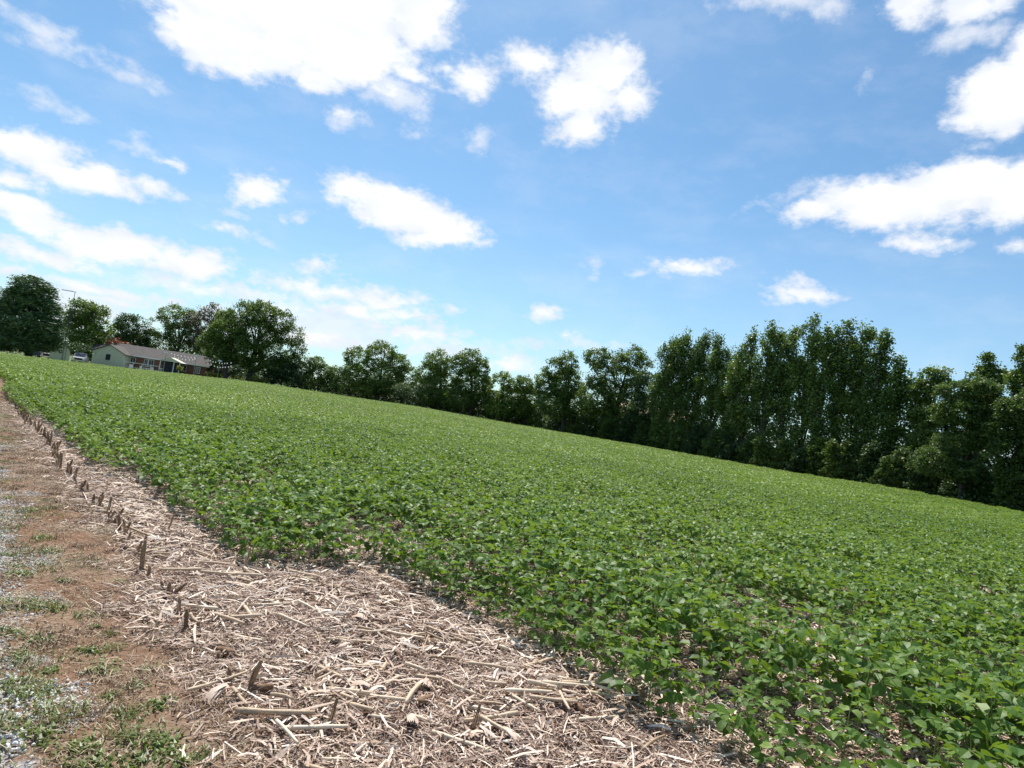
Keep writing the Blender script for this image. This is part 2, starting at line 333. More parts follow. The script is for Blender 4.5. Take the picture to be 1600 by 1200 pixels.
_gn = {}
def scatter(name, sources, P, yaw, scale, idx, tilt=None, **k):
    """one object of kind stuff: points carrying instances of the source meshes"""
    col = bpy.data.collections.new(name+'_pieces')
    for i, (me, ma) in enumerate(sources):
        if not me.materials: me.materials.append(ma)
        col.objects.link(bpy.data.objects.new('%s_piece_%02d' % (name, i), me))
    n = len(P); me = bpy.data.meshes.new(name); me.vertices.add(n); me.vertices.foreach_set('co', np.asarray(P, np.float32).reshape(-1))
    rot = np.zeros((n, 3), np.float32); rot[:, 2] = yaw
    if tilt is not None: rot[:, :2] = tilt
    a = me.attributes.new('rot', 'FLOAT_VECTOR', 'POINT'); a.data.foreach_set('vector', rot.reshape(-1))
    a = me.attributes.new('sc', 'FLOAT', 'POINT'); a.data.foreach_set('value', np.asarray(scale, np.float32))
    a = me.attributes.new('pick', 'INT', 'POINT'); a.data.foreach_set('value', np.asarray(idx, np.int32))
    me.update()
    g = bpy.data.node_groups.new(name+'_nodes', 'GeometryNodeTree')
    g.interface.new_socket('Geometry', in_out='INPUT', socket_type='NodeSocketGeometry'); g.interface.new_socket('Geometry', in_out='OUTPUT', socket_type='NodeSocketGeometry')
    gi = g.nodes.new('NodeGroupInput'); go = g.nodes.new('NodeGroupOutput'); ip = g.nodes.new('GeometryNodeInstanceOnPoints')
    ci = g.nodes.new('GeometryNodeCollectionInfo'); ci.inputs['Collection'].default_value = col; ci.inputs['Separate Children'].default_value = True; ci.inputs['Reset Children'].default_value = True
    def at(nm, ty):
        q = g.nodes.new('GeometryNodeInputNamedAttribute'); q.data_type = ty; q.inputs['Name'].default_value = nm; return [o for o in q.outputs if o.enabled and o.name == 'Attribute'][0]
    e2r = g.nodes.new('FunctionNodeEulerToRotation')
    L = g.links
    L.new(gi.outputs[0], ip.inputs['Points']); L.new(ci.outputs[0], ip.inputs['Instance']); ip.inputs['Pick Instance'].default_value = True
    L.new(at('pick', 'INT'), ip.inputs['Instance Index']); L.new(at('rot', 'FLOAT_VECTOR'), e2r.inputs[0]); L.new(e2r.outputs[0], ip.inputs['Rotation'])
    L.new(at('sc', 'FLOAT'), ip.inputs['Scale']); L.new(ip.outputs[0], go.inputs[0])
    o = link(name, me, None); md = o.modifiers.new('scatter', 'NODES'); md.node_group = g
    return tag(o, kind='stuff', **k)
NUM = 'zero first second third fourth fifth sixth seventh eighth ninth tenth eleventh twelfth thirteenth fourteenth fifteenth sixteenth seventeenth eighteenth nineteenth twentieth'.split()
def ordinal(i):
    if i <= 20: return NUM[i]
    if i > 100: return 'hundred and '+ordinal(i-100)
    tens = {2: ('twenty', 'twentieth'), 3: ('thirty', 'thirtieth'), 4: ('forty', 'fortieth'), 5: ('fifty', 'fiftieth'), 6: ('sixty', 'sixtieth'), 7: ('seventy', 'seventieth'), 8: ('eighty', 'eightieth'), 9: ('ninety', 'ninetieth'), 10: ('hundred', 'hundredth')}[i//10]
    return tens[1] if i % 10 == 0 else tens[0]+'-'+NUM[i % 10]

# ------------------------------------------------------------------ ground
def polar(name, rs, azs, material, test, kind='structure'):
    A, Rr = np.meshgrid(np.radians(azs), rs); X = np.sin(A)*Rr; Y = np.cos(A)*Rr; Z = ground_z(X, Y)
    ny, nx = X.shape; V = np.stack([X, Y, Z], -1).reshape(-1, 3)
    Fc = []
    cx = (X[:-1, :-1]+X[1:, 1:])/2; cy = (Y[:-1, :-1]+Y[1:, 1:])/2; ok = test(cx, cy)
    for i in range(ny-1):
        for j in range(nx-1):
            if ok[i, j]: Fc.append((i*nx+j, (i+1)*nx+j, (i+1)*nx+j+1, i*nx+j+1)[::-1])
    used = np.unique(np.array(Fc).reshape(-1)); re = -np.ones(len(V), int); re[used] = np.arange(len(used))
    me = bpy.data.meshes.new(name); me.from_pydata(V[used].tolist(), [], [tuple(int(re[q]) for q in f) for f in Fc]); me.shade_smooth()
    me.materials.append(material); o = link(name, me, None); o['kind'] = kind; return o
rs = np.concatenate([[0.01], np.geomspace(.4, 170, 230), [220, 320, 500, 900, 1600, 3200, 6000]])
azs = np.unique(np.concatenate([np.arange(-60, 60.1, .75), np.arange(60, 300.1, 5)]))
def in_field(x, y):
    az, r = azr(x, y); u, v = uv(x, y); return (u > 1.3) & (r < far_d(np.clip(az, -46, 48))+2)
def in_verge(x, y):
    u, v = uv(x, y); return (u <= 1.3) & (u > -3.5) & (np.hypot(x, y) < 120)
polar('field_soil', rs, azs, M['soil'], in_field)
polar('dirt_verge', rs, azs, M['soil'], lambda x, y: in_verge(x, y))
polar('ground', rs, azs, M['lawn'], lambda x, y: ~(in_field(x, y) | in_verge(x, y)))

# ------------------------------------------------------------------ soybeans
def leaflet(mb, b, d, n, L, Wd, tone, fine=True):
    d = unit(np.asarray(d, float)); s = unit(np.cross(n, d)); n = unit(np.cross(d, s)); b = np.asarray(b, float)
    if not fine:
        mb.add([b, b+d*L*.45+s*Wd*.5, b+d*L-n*L*.15, b+d*L*.45-s*Wd*.5], [(0, 1, 2, 3)], tone); return
    fo = random.uniform(.06, .28)*Wd; dr = random.uniform(.05, .22)*L
    m1 = b+d*L*.35; m2 = b+d*L*.72-n*dr*.4; tp = b+d*L-n*dr
    l1 = b+d*L*.26+s*Wd*.47+n*fo; l2 = b+d*L*.64+s*Wd*.44+n*(fo-dr*.3); r1 = b+d*L*.26-s*Wd*.47+n*fo; r2 = b+d*L*.64-s*Wd*.44+n*(fo-dr*.3)
    mb.add([b, m1, m2, tp, l1, l2, r1, r2], [(0, 1, 4), (1, 2, 5, 4), (2, 3, 5), (0, 6, 1), (1, 6, 7, 2), (2, 7, 3)], tone)
def soy_geometry(seed, fine=True, h=.36, nodes=9):
    """list of per-leaf builders plus a stem builder"""
    random.seed(seed); leaves = []; stem = MB()
    lean = (random.uniform(-.05, .05), random.uniform(-.05, .05))
    stem.tube([(0, 0, -.02), (lean[0]*.5, lean[1]*.5, h*.5), (lean[0], lean[1], h)], [.004, .0035, .0022], 4, .5, False)
    for i in range(nodes):
        f = .18+.82*i/(nodes-1); a = i*2.4+random.uniform(-.5, .5)
        base = np.array([lean[0]*f, lean[1]*f, h*f]); pl = random.uniform(.10, .19)*(1.1-.45*f)
        up = random.uniform(.35, .9) if f < .8 else random.uniform(.7, 1.5)
        pd = unit(np.array([math.cos(a), math.sin(a), up])); tip = base+pd*pl
        mb = MB()
        if fine: mb.tube([base, tip], [.0022, .0014], 3, .75, False)
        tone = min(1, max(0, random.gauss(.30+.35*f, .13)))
        L0 = random.uniform(.058, .086)*(1.08-.38*max(0, f-.6)/.4)
        sag = random.uniform(-.65, .5)
        for k, off in enumerate((0, 1.35, -1.35)):
            aa = a+off+random.uniform(-.25, .25)
            d = np.array([math.cos(aa), math.sin(aa), sag+random.uniform(-.3, .3)])
            nrm = np.array([random.gauss(0, .38), random.gauss(0, .38), 1.0])
            bb = tip if k else tip+pd*.02
            leaflet(mb, bb, d, nrm, L0*random.uniform(.88, 1.1), L0*random.uniform(.70, .88), min(1, max(0, tone+random.gauss(0, .09))), fine)
        leaves.append(mb)
    return leaves, stem
def merged(mbs):
    o = MB()
    for b in mbs:
        for V, A in zip(b.v, b.a): pass
        if b.n: o.add(np.concatenate(b.v), b.f, np.concatenate(b.a))
    return o
soy_var = []                                    # (stem mesh, [leaf meshes], joined mesh)
for sdx in range(6):
    lv, st = soy_geometry(100+sdx, True, random.uniform(.27, .34), 9)
    sm = st.mesh('stem'); sm.materials.append(M['soystem']); ls = []
    for b in lv:
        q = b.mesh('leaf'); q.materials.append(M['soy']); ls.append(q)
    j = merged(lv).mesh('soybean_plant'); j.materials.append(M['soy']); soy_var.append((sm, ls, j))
# plants in rows, near the camera
pts = []
random.seed(21)
for k in range(0, 70):
    u = 1.45+.38*k
    if u > 27: break
    v = -14.0
    while v < 27:
        v += random.uniform(.10, .20); uu = u+random.gauss(0, .035)
        if uu < edge_u(v)-.03: continue
        x, y = xy(uu, v); r = math.hypot(x, y); a = math.degrees(math.atan2(x, y))
        if r > 26.5 or r < 1.4 or not -50 < a < (62 if r < 8 else 50): continue
        gap = math.sin(1.9*uu+.7*math.sin(1.3*v))*math.sin(1.45*v+1.1*math.sin(.9*uu+2))
        if r < 24 and gap > .50 and uu > edge_u(v)+.55 and random.random() < (.35 if r < 6.5 else .6): continue
        e = min(1, (uu-edge_u(v))/.9)
        pts.append((x, y, r, (.80+.24*e)*random.uniform(.82, 1.16)*(1.10 if gap < .3 else .96), k, v))
def shown(x, y):
    if y < .5: return False
    q = project((x, y, gz(x, y)+.2)); return -20 < q[0] < 1620 and q[1] < 1240
near = sorted([p for p in pts if shown(p[0], p[1])], key=lambda p: p[2]); single = set(id(p) for p in near[:300])
random.seed(5)
rows = {}
for p in near[:300]: rows.setdefault(p[4], []).append(p)
rk = sorted(rows); rank = {}
for i_, k_ in enumerate(rk):
    for j_, p in enumerate(sorted(rows[k_], key=lambda q: q[5])): rank[id(p)] = (i_+1, j_+1)
for p in near[:300]:
    x, y, r, s = p[:4]; sm, ls, j = soy_var[random.randrange(6)]
    u, v = uv(x, y); bord = u < edge_u(v)+.42
    root = empty('soybean_plant', (x, y, gz(x, y)), random.uniform(0, 6.28),
        label=('low' if s < .86 else 'leafy' if s < 1.05 else 'tall')+' soybean plant in the %s crop row from the straw, %s from its near end' % (ordinal(rank[id(p)][0]), ordinal(rank[id(p)][1])),
        cat='soybean plant', group='soybean plants along the straw margin' if bord else 'soybean plants inside the near rows')
    root.scale = (s*1.05,)*3
    link('stem', sm, None, root)
    for q in ls: link('leaf', q, None, root)
rest = [p for p in pts if id(p) not in single]
PP = np.array([(p[0], p[1], 0) for p in rest]); PP[:, 2] = ground_z(PP[:, 0], PP[:, 1])
n = len(PP)
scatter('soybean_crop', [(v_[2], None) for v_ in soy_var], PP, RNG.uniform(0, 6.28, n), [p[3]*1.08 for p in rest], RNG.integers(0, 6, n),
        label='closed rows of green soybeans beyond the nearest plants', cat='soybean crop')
# farther rows: patches of whole plants
def patch(seed, size=1.14, leafscale=1.0):
    random.seed(seed); rg = np.random.default_rng(seed)
    nl = 680
    k = rg.integers(0, 3, nl); px_ = (k-1)*.38+rg.normal(0, .11, nl); py_ = rg.uniform(-size/2, size/2, nl)
    hh = .38*(1-.9*rg.random(nl)**2.2)*(.85+.15*np.cos((px_-(k-1)*.38)/.19*1.4)); hh *= 1+.12*np.sin(py_*5+seed)
    a = rg.uniform(0, 6.28, nl); d = np.stack([np.cos(a), np.sin(a), rg.normal(-.25, .35, nl)], -1); d = unit(d)
    nr = np.stack([rg.normal(0, .40, nl), rg.normal(0, .40, nl), np.ones(nl)], -1); s = unit(np.cross(nr, d)); nn = np.cross(d, s)
    L = rg.uniform(.070, .105, nl)[:, None]*leafscale; Wd = L*.72; b = np.stack([px_, py_, hh], -1)
    V = np.stack([b, b+d*L*.45+s*Wd*.5+nn*L*.1, b+d*L-nn*L*.12, b+d*L*.45-s*Wd*.5+nn*L*.1], 1)
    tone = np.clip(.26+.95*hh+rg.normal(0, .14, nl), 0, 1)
    me = quads_mesh('soybean_patch', V, tone); me.materials.append(M['soy']); return me
g = np.arange(-75, 140, 1.12); Ug, Vg = np.meshgrid(g, g); Ug = Ug.ravel(); Vg = Vg.ravel()
Ug = Ug+RNG.uniform(-.04, .04, len(Ug)); Vg = Vg+RNG.uniform(-.2, .2, len(Vg))
X, Y = xy(Ug, Vg); a, r = azr(X, Y)
ok = (r > 25.8) & (Y > 0) & (a > -48) & (a < 50) & (r < far_d(a)-.4) & (Ug > edge_u(Vg)+.5)
X, Y = X[ok], Y[ok]; n = len(X); base_yaw = math.atan2(nU[1], nU[0])
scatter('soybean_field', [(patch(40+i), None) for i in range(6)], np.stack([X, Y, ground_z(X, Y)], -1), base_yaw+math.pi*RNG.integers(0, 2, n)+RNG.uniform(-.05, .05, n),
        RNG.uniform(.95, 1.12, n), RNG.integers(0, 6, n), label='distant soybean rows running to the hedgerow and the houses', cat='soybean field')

# ------------------------------------------------------------------ corn residue
def straw_tile(seed, n, size, lr, wr, lift, yawbias=None, tone=(.55, .22)):
    rg = np.random.default_rng(seed); P = rg.uniform(-size/2, size/2, (n, 2)); yaw = rg.uniform(0, 6.28, n)
    if yawbias is not None: yaw = np.where(rg.random(n) < .5, yawbias+rg.normal(0, .5, n), yaw)
    L = rg.uniform(*lr, n)*rg.uniform(.5, 1, n); Wd = rg.uniform(*wr, n); z = rg.random(n)**1.7*lift+.003; pit = rg.normal(0, .16, n); bend = rg.normal(0, .35, n); roll = rg.normal(0, .5, n)
    tn = np.clip(rg.normal(tone[0], tone[1], n)+z/lift*.15, 0, 1)
    V = []; T = []
    for i in range(n):
        seg = 2; a0 = yaw[i]-bend[i]/2; p = np.array([P[i, 0], P[i, 1], z[i]])-.5*L[i]*np.array([math.cos(yaw[i]), math.sin(yaw[i]), math.sin(pit[i])])
        pr = None
        for k in range(seg+1):
            aa = a0+bend[i]*k/seg; d = np.array([math.cos(aa), math.sin(aa), math.sin(pit[i])]); s = np.array([-math.sin(aa)*math.cos(roll[i]), math.cos(aa)*math.cos(roll[i]), math.sin(roll[i])])
            w = Wd[i]*(.5 if 0 < k < seg else .32); q = (p-s*w, p+s*w)
            if pr: V.append((pr[0], pr[1], q[1], q[0])); T.append(tn[i])
            pr = q; p = p+d*L[i]/seg+np.array([0, 0, .12*L[i]*(1 if k == 0 else -1)*abs(bend[i])])
    V = np.array(V); V[..., 2] = np.maximum(V[..., 2], .001)
    me = quads_mesh('straw_tile', V, np.array(T)); return me
tilesA = [(straw_tile(300+i, 620, .62, (.02, .15), (.002, .008), .035, tone=(.5, .26)), M['straw']) for i in range(6)]
tilesA += [(straw_tile(320+i, 110, .62, (.06, .22), (.006, .016), .05, tone=(.68, .2)), M['straw']) for i in range(3)]
def cells(step, test, jit=.5):
    gx = np.arange(-22, 16, step); gy = np.arange(-2, 30, step); X, Y = np.meshgrid(gx, gy); X = X.ravel(); Y = Y.ravel()
    X = X+RNG.uniform(-jit, jit, len(X))*step; Y = Y+RNG.uniform(-jit, jit, len(Y))*step
    u, v = uv(X, Y); a, r = azr(X, Y); k = test(u, v, a, r) & (a > -52) & (a < 60) & (r > 1.2); return X[k], Y[k]
X, Y = cells(.27, lambda u, v, a, r: (u > 1.33+.08*np.sin(v*2.3)-.12*(v < 4)) & (r < 22) & ((u < edge_u(v)+1.3) | (r < 15)))
n = len(X)
pick = np.where(RNG.random(n) < .62, RNG.integers(0, 6, n), RNG.integers(6, 9, n))
scatter('straw_litter', tilesA, np.stack([X, Y, ground_z(X, Y)], -1), RNG.uniform(0, 6.28, n), RNG.uniform(.85, 1.2, n), pick, label='bleached shredded corn straw covering the strip beside the soybeans', cat='straw')
# thin dry straw and roots on the reddish verge
tilesB = [(straw_tile(340+i, 380, .6, (.015, .10), (.0012, .004), .02, tone=(.55, .28)), M['drygrass']) for i in range(4)]
X, Y = cells(.30, lambda u, v, a, r: (u > .0) & (u < 1.6) & (r < 22))
keep = RNG.random(len(X)) < .40+.5*np.clip(uv(X, Y)[0]/1.4, 0, 1); X, Y = X[keep], Y[keep]; n = len(X)
scatter('dry_litter', tilesB, np.stack([X, Y, ground_z(X, Y)], -1), RNG.uniform(0, 6.28, n), RNG.uniform(.8, 1.2, n), RNG.integers(0, 4, n), label='thin brown dead grass and rootlets on the bare reddish verge', cat='dry litter')

def bark_piece(mb, L, r, bend, nseg=6, nodes=True, tone=.6):
    pts = []; rad = []
    for i in range(nseg+1):
        f = i/nseg; pts.append((L*(f-.5), bend*(1-(2*f-1)**2), 0)); rad.append(r*(1.0-.18*f)*(1.22 if nodes and i % 3 == 1 else 1))
    mb.tube(pts, rad, 7, tone)
stalks = []
for i in range(12):
    random.seed(500+i); mb = MB(); bark_piece(mb, 1.0, random.uniform(.045, .075), random.uniform(-.07, .07), 6, True, random.uniform(.4, .85))
    if i % 3 == 0: mb.add([(.45, -.02, .01), (.72, -.09, -.02), (.75, -.04, .0), (.5, .03, .02)], [(0, 1, 2, 3)], .8)
    me = mb.mesh('corn_stalk', True); me.materials.append(M['stalk']); stalks.append(me)
def stalk_at(px, py, Lm, angle_px, label, group=None, tilt=0, wide=1.0, k=None, z=.03):
    """angle_px: slope of the stalk in the photo, degrees clockwise from the picture's horizontal"""
    x, y = on_ground(px, py); e = 6
    x2, y2 = on_ground(px+e*math.cos(R(angle_px)), py+e*math.sin(R(angle_px)))
    yw = math.atan2(y2-y, x2-x)
    o = link('corn_stalk', stalks[k if k is not None else random.randrange(12)], None); o.location = (x, y, gz(x, y)+z); o.rotation_euler = (random.uniform(0, 6), tilt, yw); o.rotation_mode = 'XYZ'
    o.scale = (Lm, Lm*.32*wide+.07, Lm*.32*wide+.07)
    return tag(o, label, 'corn stalk', group)
random.seed(77)
stalk_at(428, 1128, .36, 3, 'thickest pale corn stalk lying crosswise in the straw close to the camera', k=1, wide=1.3, z=.05)
stalk_at(372, 1100, .20, 52, 'pale hollow stalk piece lying just above the thickest lying stalk', k=2, wide=1.3, z=.04)
stalk_at(490, 1150, .30, 2, 'long pale stalk lying just below and right of the thickest stalk', k=4, wide=1.1, z=.04)
stalk_at(340, 1075, .34, -17, 'thin grey stalk reaching left onto the brown verge', k=5, wide=.8, z=.04)
stalk_at(445, 1160, .22, 50, 'split stalk slanting between two lying stalks in the near straw', k=7, z=.05)
stalk_at(880, 1108, .22, 66, 'white stalk piece forming the upright arm of a bent V in the straw', k=8, z=.05)
stalk_at(935, 1133, .26, -4, 'long straight stalk forming the flat arm of a bent V in the straw', k=10, z=.04)
stalk_at(1020, 1175, .24, -33, 'brownish stalk slanting up beside the lowest soybean leaves', k=11, wide=1.2, z=.05)
stalk_at(720, 1172, .32, 18, 'pale stalk sloping down to the right at the bottom of the straw strip', k=4, z=.04)
stalk_at(545, 1010, .30, 3, 'straight pale stalk lying level in the middle of the straw strip', k=8, z=.04)
stalk_at(420, 953, .28, 2, 'pale level stalk in the upper straw strip near the stub row', k=10, z=.04)
stalk_at(560, 930, .26, 16, 'stalk lying under the notch in the soybean edge', k=1, z=.04)
stalk_at(302, 978, .17, 47, 'short pale stalk lying beside the nearest standing stub', k=2, wide=1.3, z=.05)
stalk_at(222, 893, .26, 20, 'long thin straw coloured stalk lying on the verge left of the stub row', k=5, wide=.7, z=.03)
cnt = 0
while cnt < 275:
    v = random.uniform(2.3, 11.5); u = random.uniform(1.4, edge_u(v)+.25); x, y = xy(u, v)
    if y < 1 or not shown(x, y): continue
    if random.random() > (4.3/math.hypot(x, y))**1.2: continue
    o = link('corn_stalk', random.choice(stalks), None); L = random.uniform(.08, .33); o.location = (x, y, gz(x, y)+random.uniform(.018, .05))
    o.rotation_euler = (random.uniform(0, 6), random.gauss(0, .10), random.uniform(0, 6.28) if random.random() < .35 else random.gauss(-.12, .38)); o.scale = (L, L*.26+.10, L*.26+.10)
    zone = 'at the near bottom of the straw strip' if y < 4.2 else 'in the middle of the straw strip' if y < 6.2 else 'in the far narrow part of the straw strip'
    kind_ = 'short' if L < .15 else 'medium length' if L < .22 else 'long'
    tag(o, '%s piece of bleached corn stalk %s' % (kind_, zone), 'corn stalk', '%s corn stalks %s' % (kind_, zone)); cnt += 1
# cobs and husks
cob = MB(); cob.tube([(-.5+k*.1, .01*math.sin(k), 0) for k in range(11)], [.09, .14, .125, .155, .135, .155, .13, .145, .115, .11, .05], 9, [.3+.5*((k*7+j*3) % 5)/5 for k in range(11) for j in range(9)])
cobm = cob.mesh('corn_cob', True); cobm.materials.append(M['cob'])
for i, (px, py, q) in enumerate([(408, 1083, 'dark round corn cob beside the leaning near stub'), (662, 1102, 'brown corn cob lying in the straw right of the strip centre'), (457, 1018, 'brown cob lying half hidden in the upper middle straw'),
        (902, 1112, 'reddish cob behind the bent V of stalks'), (885, 1153, 'rounded tan cob below the bent V of stalks'), (1000, 962, 'brown cob lying in a gap among the soybeans'), (815, 1052, 'tan cob near the soybean edge above the bent stalks'), (350, 1025, 'tan cob lying left of the leaning stub')]):
    x, y = on_ground(px, py); o = link('corn_cob', cobm, None); o.location = (x, y, gz(x, y)+.03); o.rotation_euler = (random.random()*6, random.uniform(-.2, .2), random.random()*6); L = random.uniform(.09, .13); o.scale = (L, L*1.1, L*1.1)
    tag(o, q, 'corn cob', 'corn cobs lying in the straw')
def husk_mesh(seed):
    random.seed(seed); mb = MB()
    for k in range(4):
        a = random.uniform(-.5, .5); w = random.uniform(.10, .16); c, s = math.cos(a), math.sin(a); V = []
        for i in range(5):
            f = i/4; ww = w*math.sin(math.pi*(.12+.8*f)); z = .16*math.sin(math.pi*f)+.03*k; X0 = (f-.3); V += [(X0*c+ww*s, X0*s-ww*c, z-.04), (X0*c, X0*s, z+.03), (X0*c-ww*s, X0*s+ww*c, z-.04)]
        mb.add(V, [(3*i+j, 3*i+j+3, 3*i+j+4, 3*i+j+1) for i in range(4) for j in (0, 1)], random.uniform(.7, 1))
    me = mb.mesh('corn_husk', True); me.materials.append(M['straw']); return me
hm = [husk_mesh(i) for i in range(4)]
for i, (px, py, q) in enumerate([(593, 1087, 'white ribbed husk fan in the middle of the straw'), (568, 1083, 'small white husk left of the ribbed husk fan'), (665, 1077, 'crumpled pale husk near the straw centre right'), (640, 1135, 'white spread husk in the lower right straw'),
        (343, 1090, 'pointed white husk standing at the edge of the verge'), (565, 975, 'white husk flake in the upper straw'), (530, 1022, 'pale cupped husk left of the straw centre'), (750, 1160, 'pale husk strip low in the straw near the bottom'), (800, 1165, 'torn husk beside the lowest slanting stalk')]):
    x, y = on_ground(px, py); o = link('corn_husk', hm[i % 4], None); o.location = (x, y, gz(x, y)+.03); o.rotation_euler = (random.uniform(-.3, .3), random.uniform(-.3, .3), random.random()*6); L = random.uniform(.10, .15); o.scale = (L, L, L)
    tag(o, q, 'corn husk', 'corn husks in the straw')
# standing stubs
stubm = []
for i in range(6):
    random.seed(600+i); mb = MB(); h = 1.0; lx, ly = random.uniform(-.14, .14), random.uniform(-.14, .14)
    mb.tube([(0, 0, -.1), (0, 0, .05), (lx*.4, ly*.4, .4), (lx*.7, ly*.7, .7), (lx, ly, h)], [.13, .10, .085, .085, .07], 7, .45)
    for k in range(3):
        a = random.uniform(0, 6.28); c, s = math.cos(a), math.sin(a)
        mb.add([(.08*c-.04*s, .08*s+.04*c, .1), (.08*c+.04*s, .08*s-.04*c, .1), (.2*c+.03*s, .2*s-.03*c, .75), (.2*c-.03*s, .2*s+.03*c, .7)], [(0, 1, 2, 3)], .8)
    for k in range(5):
        a = k*1.26; mb.tube([(.06*math.cos(a), .06*math.sin(a), .10), (.26*math.cos(a), .26*math.sin(a), -.05)], [.02, .012], 3, .3)
    me = mb.mesh('corn_stub', True); me.materials.append(M['stub']); stubm.append(me)
ST = [(388, 1078, .17, 26), (290, 985, .13, 6), (279, 962, .12, 4), (262, 935, .15, 42), (255, 925, .08, -4), (232, 905, .10, 10), (220, 893, .24, 8), (212, 868, .14, 30), (198, 852, .12, 20), (192, 842, .16, 24), (176, 822, .19, 30), (168, 818, .15, 22),
      (151, 797, .18, 18), (146, 790, .13, 8), (126, 768, .16, 34), (114, 752, .18, 20), (110, 745, .13, 5), (104, 740, .20, 12), (91, 725, .17, 14), (84, 718, .11, 30)]
random.seed(9)
tt = 10.0
us = [xy(1.36+.05*math.sin(t_)+random.gauss(0, .03), t_) for t_ in np.cumsum(np.concatenate([[3.4], np.random.default_rng(8).uniform(.22, .46, 9), np.random.default_rng(3).uniform(.16, .34, 14), np.random.default_rng(4).uniform(.07, .30, 70)]))]
stubs = [(on_ground(a_, b_), h_, l_) for a_, b_, h_, l_ in ST]+[(q, random.uniform(.05, .13) if q[1] < 5.8 else random.uniform(.09, .19) if q[1] < 8.6 else random.uniform(.14, .25), random.uniform(-14, 30)) for q in us]
stubs.sort(key=lambda s: math.hypot(*s[0]))
for i, ((x, y), h, lean) in enumerate(stubs):
    o = link('corn_stub', random.choice(stubm), None); o.location = (x, y, gz(x, y)); o.rotation_euler = (random.uniform(-.12, .12), R(lean-6), random.uniform(-.4, .4)); o.scale = (.10+h*.28, .10+h*.28, h)
    tag(o, 'brown cut corn stub, %s from the near end of the verge row' % ordinal(i+1), 'corn stub', 'cut corn stubs in a row along the verge')
for px, py, h, q in [(738, 1143, .14, 'small brown stub standing alone low in the straw strip'), (380, 893, .20, 'thin leaning stub standing between the stub row and the soybeans'), (262, 832, .18, 'short thin stub standing in straw right of the stub row'), (512, 1140, .15, 'small dark stub standing behind the level stalks near the bottom')]:
    x, y = on_ground(px, py); o = link('corn_stub', stubm[2], None); o.location = (x, y, gz(x, y)); o.rotation_euler = (.05, R(8), 1); o.scale = (.10, .10, h); tag(o, q, 'corn stub', 'lone stubs in the straw strip')

# ------------------------------------------------------------------ verge: gravel, clods, weeds
def pebble_tile(seed, n, size, sr_):
    rg = np.random.default_rng(seed); mb = MB()
    for i in range(n):
        s = rg.uniform(*sr_); c = np.array([*rg.uniform(-size/2, size/2, 2), s*.25]); ax = np.array([1, rg.uniform(.6, 1), rg.uniform(.4, .8)])*s; a = rg.uniform(0, 6.28)
        V = []
        for z, rr in ((-.8, .5), (0, 1), (.75, .6)):
            for k in range(5): q = a+k*1.257+rg.uniform(-.2, .2); V.append(c+ax*np.array([rr*math.cos(q), rr*math.sin(q), z]))
        V.append(c+ax*np.array([0, 0, .95]))
        Fc = [(j*5+k, j*5+(k+1) % 5, j*5+5+(k+1) % 5, j*5+5+k) for j in (0, 1) for k in range(5)]+[(10+k, 10+(k+1) % 5, 15) for k in range(5)]
        mb.add(V, Fc, float(np.clip(rg.normal(.55, .25), 0, 1)))
    return mb.mesh('pebbles')
peb = [(pebble_tile(700+i, 150, .34, (.004, .012)), M['stone']) for i in range(4)]
from mathutils import noise as mnz
X, Y = cells(.16, lambda u, v, a, r: (u < 1.0) & (u > -1.5) & (r < 22))
u = uv(X, Y)[0]; gn = np.array([mnz.noise(Vector((x*1.5, y*1.5, 4.0))) for x, y in zip(X, Y)])
vv = uv(X, Y)[1]; keep = gn*.8+(.50+.14*(vv > 5)-.14*(vv < 3.3)-u)*1.2 > .06; X, Y = X[keep], Y[keep]; n = len(X)
scatter('gravel', peb, np.stack([X, Y, ground_z(X, Y)], -1), RNG.uniform(0, 6.28, n), RNG.uniform(.8, 1.2, n), RNG.integers(0, 4, n), label='pale grey gravel in broken patches along the left lane edge', cat='gravel')
clo = [(pebble_tile(720+i, 90, .5, (.002, .008)), M['clod']) for i in range(3)]
X, Y = cells(.33, lambda u, v, a, r: (u > -.5) & (u < 3.4) & (r < 16)); n = len(X)
scatter('soil_crumbs', clo, np.stack([X, Y, ground_z(X, Y)], -1), RNG.uniform(0, 6.28, n), RNG.uniform(.7, 1.2, n), RNG.integers(0, 3, n), label='reddish brown soil crumbs scattered over the verge', cat='soil crumbs')
def tuft(seed, nb, rad, h, w, broad=False, tone=.5):
    rg = np.random.default_rng(seed); V = []; T = []
    for i in range(nb):
        a = rg.uniform(0, 6.28); b0 = np.array([*(rg.normal(0, rad*.40, 2)), 0]); L = h*rg.uniform(.5, 1.2); out = rg.uniform(.3, 1.3); d0 = unit(np.array([math.cos(a)*out*.6, math.sin(a)*out*.6, 1.0])); d1 = unit(np.array([math.cos(a)*out, math.sin(a)*out, .35]))
        s = np.array([-math.sin(a), math.cos(a), 0])*w*rg.uniform(.6, 1.2); m_ = b0+d0*L*.5; e = m_+d1*L*.5; k = .9 if broad else .75
        V.append((b0-s*.5, b0+s*.5, m_+s*k, m_-s*k)); V.append((m_-s*k, m_+s*k, e+s*.1, e-s*.1)); q = float(np.clip(rg.normal(tone, .2), 0, 1)); T += [q, q]
    return quads_mesh('tuft', np.array(V), np.array(T))
tg = [tuft(800+i, 90, .13, .065, .0045, False, .5) for i in range(3)]+[tuft(810+i, 60, .10, .05, .009, True, .55) for i in range(3)]
for me in tg: me.materials.append(M['weed'])
td = [tuft(820+i, 110, .15, .055, .003, False, .45) for i in range(3)]
for me in td: me.materials.append(M['drygrass'])
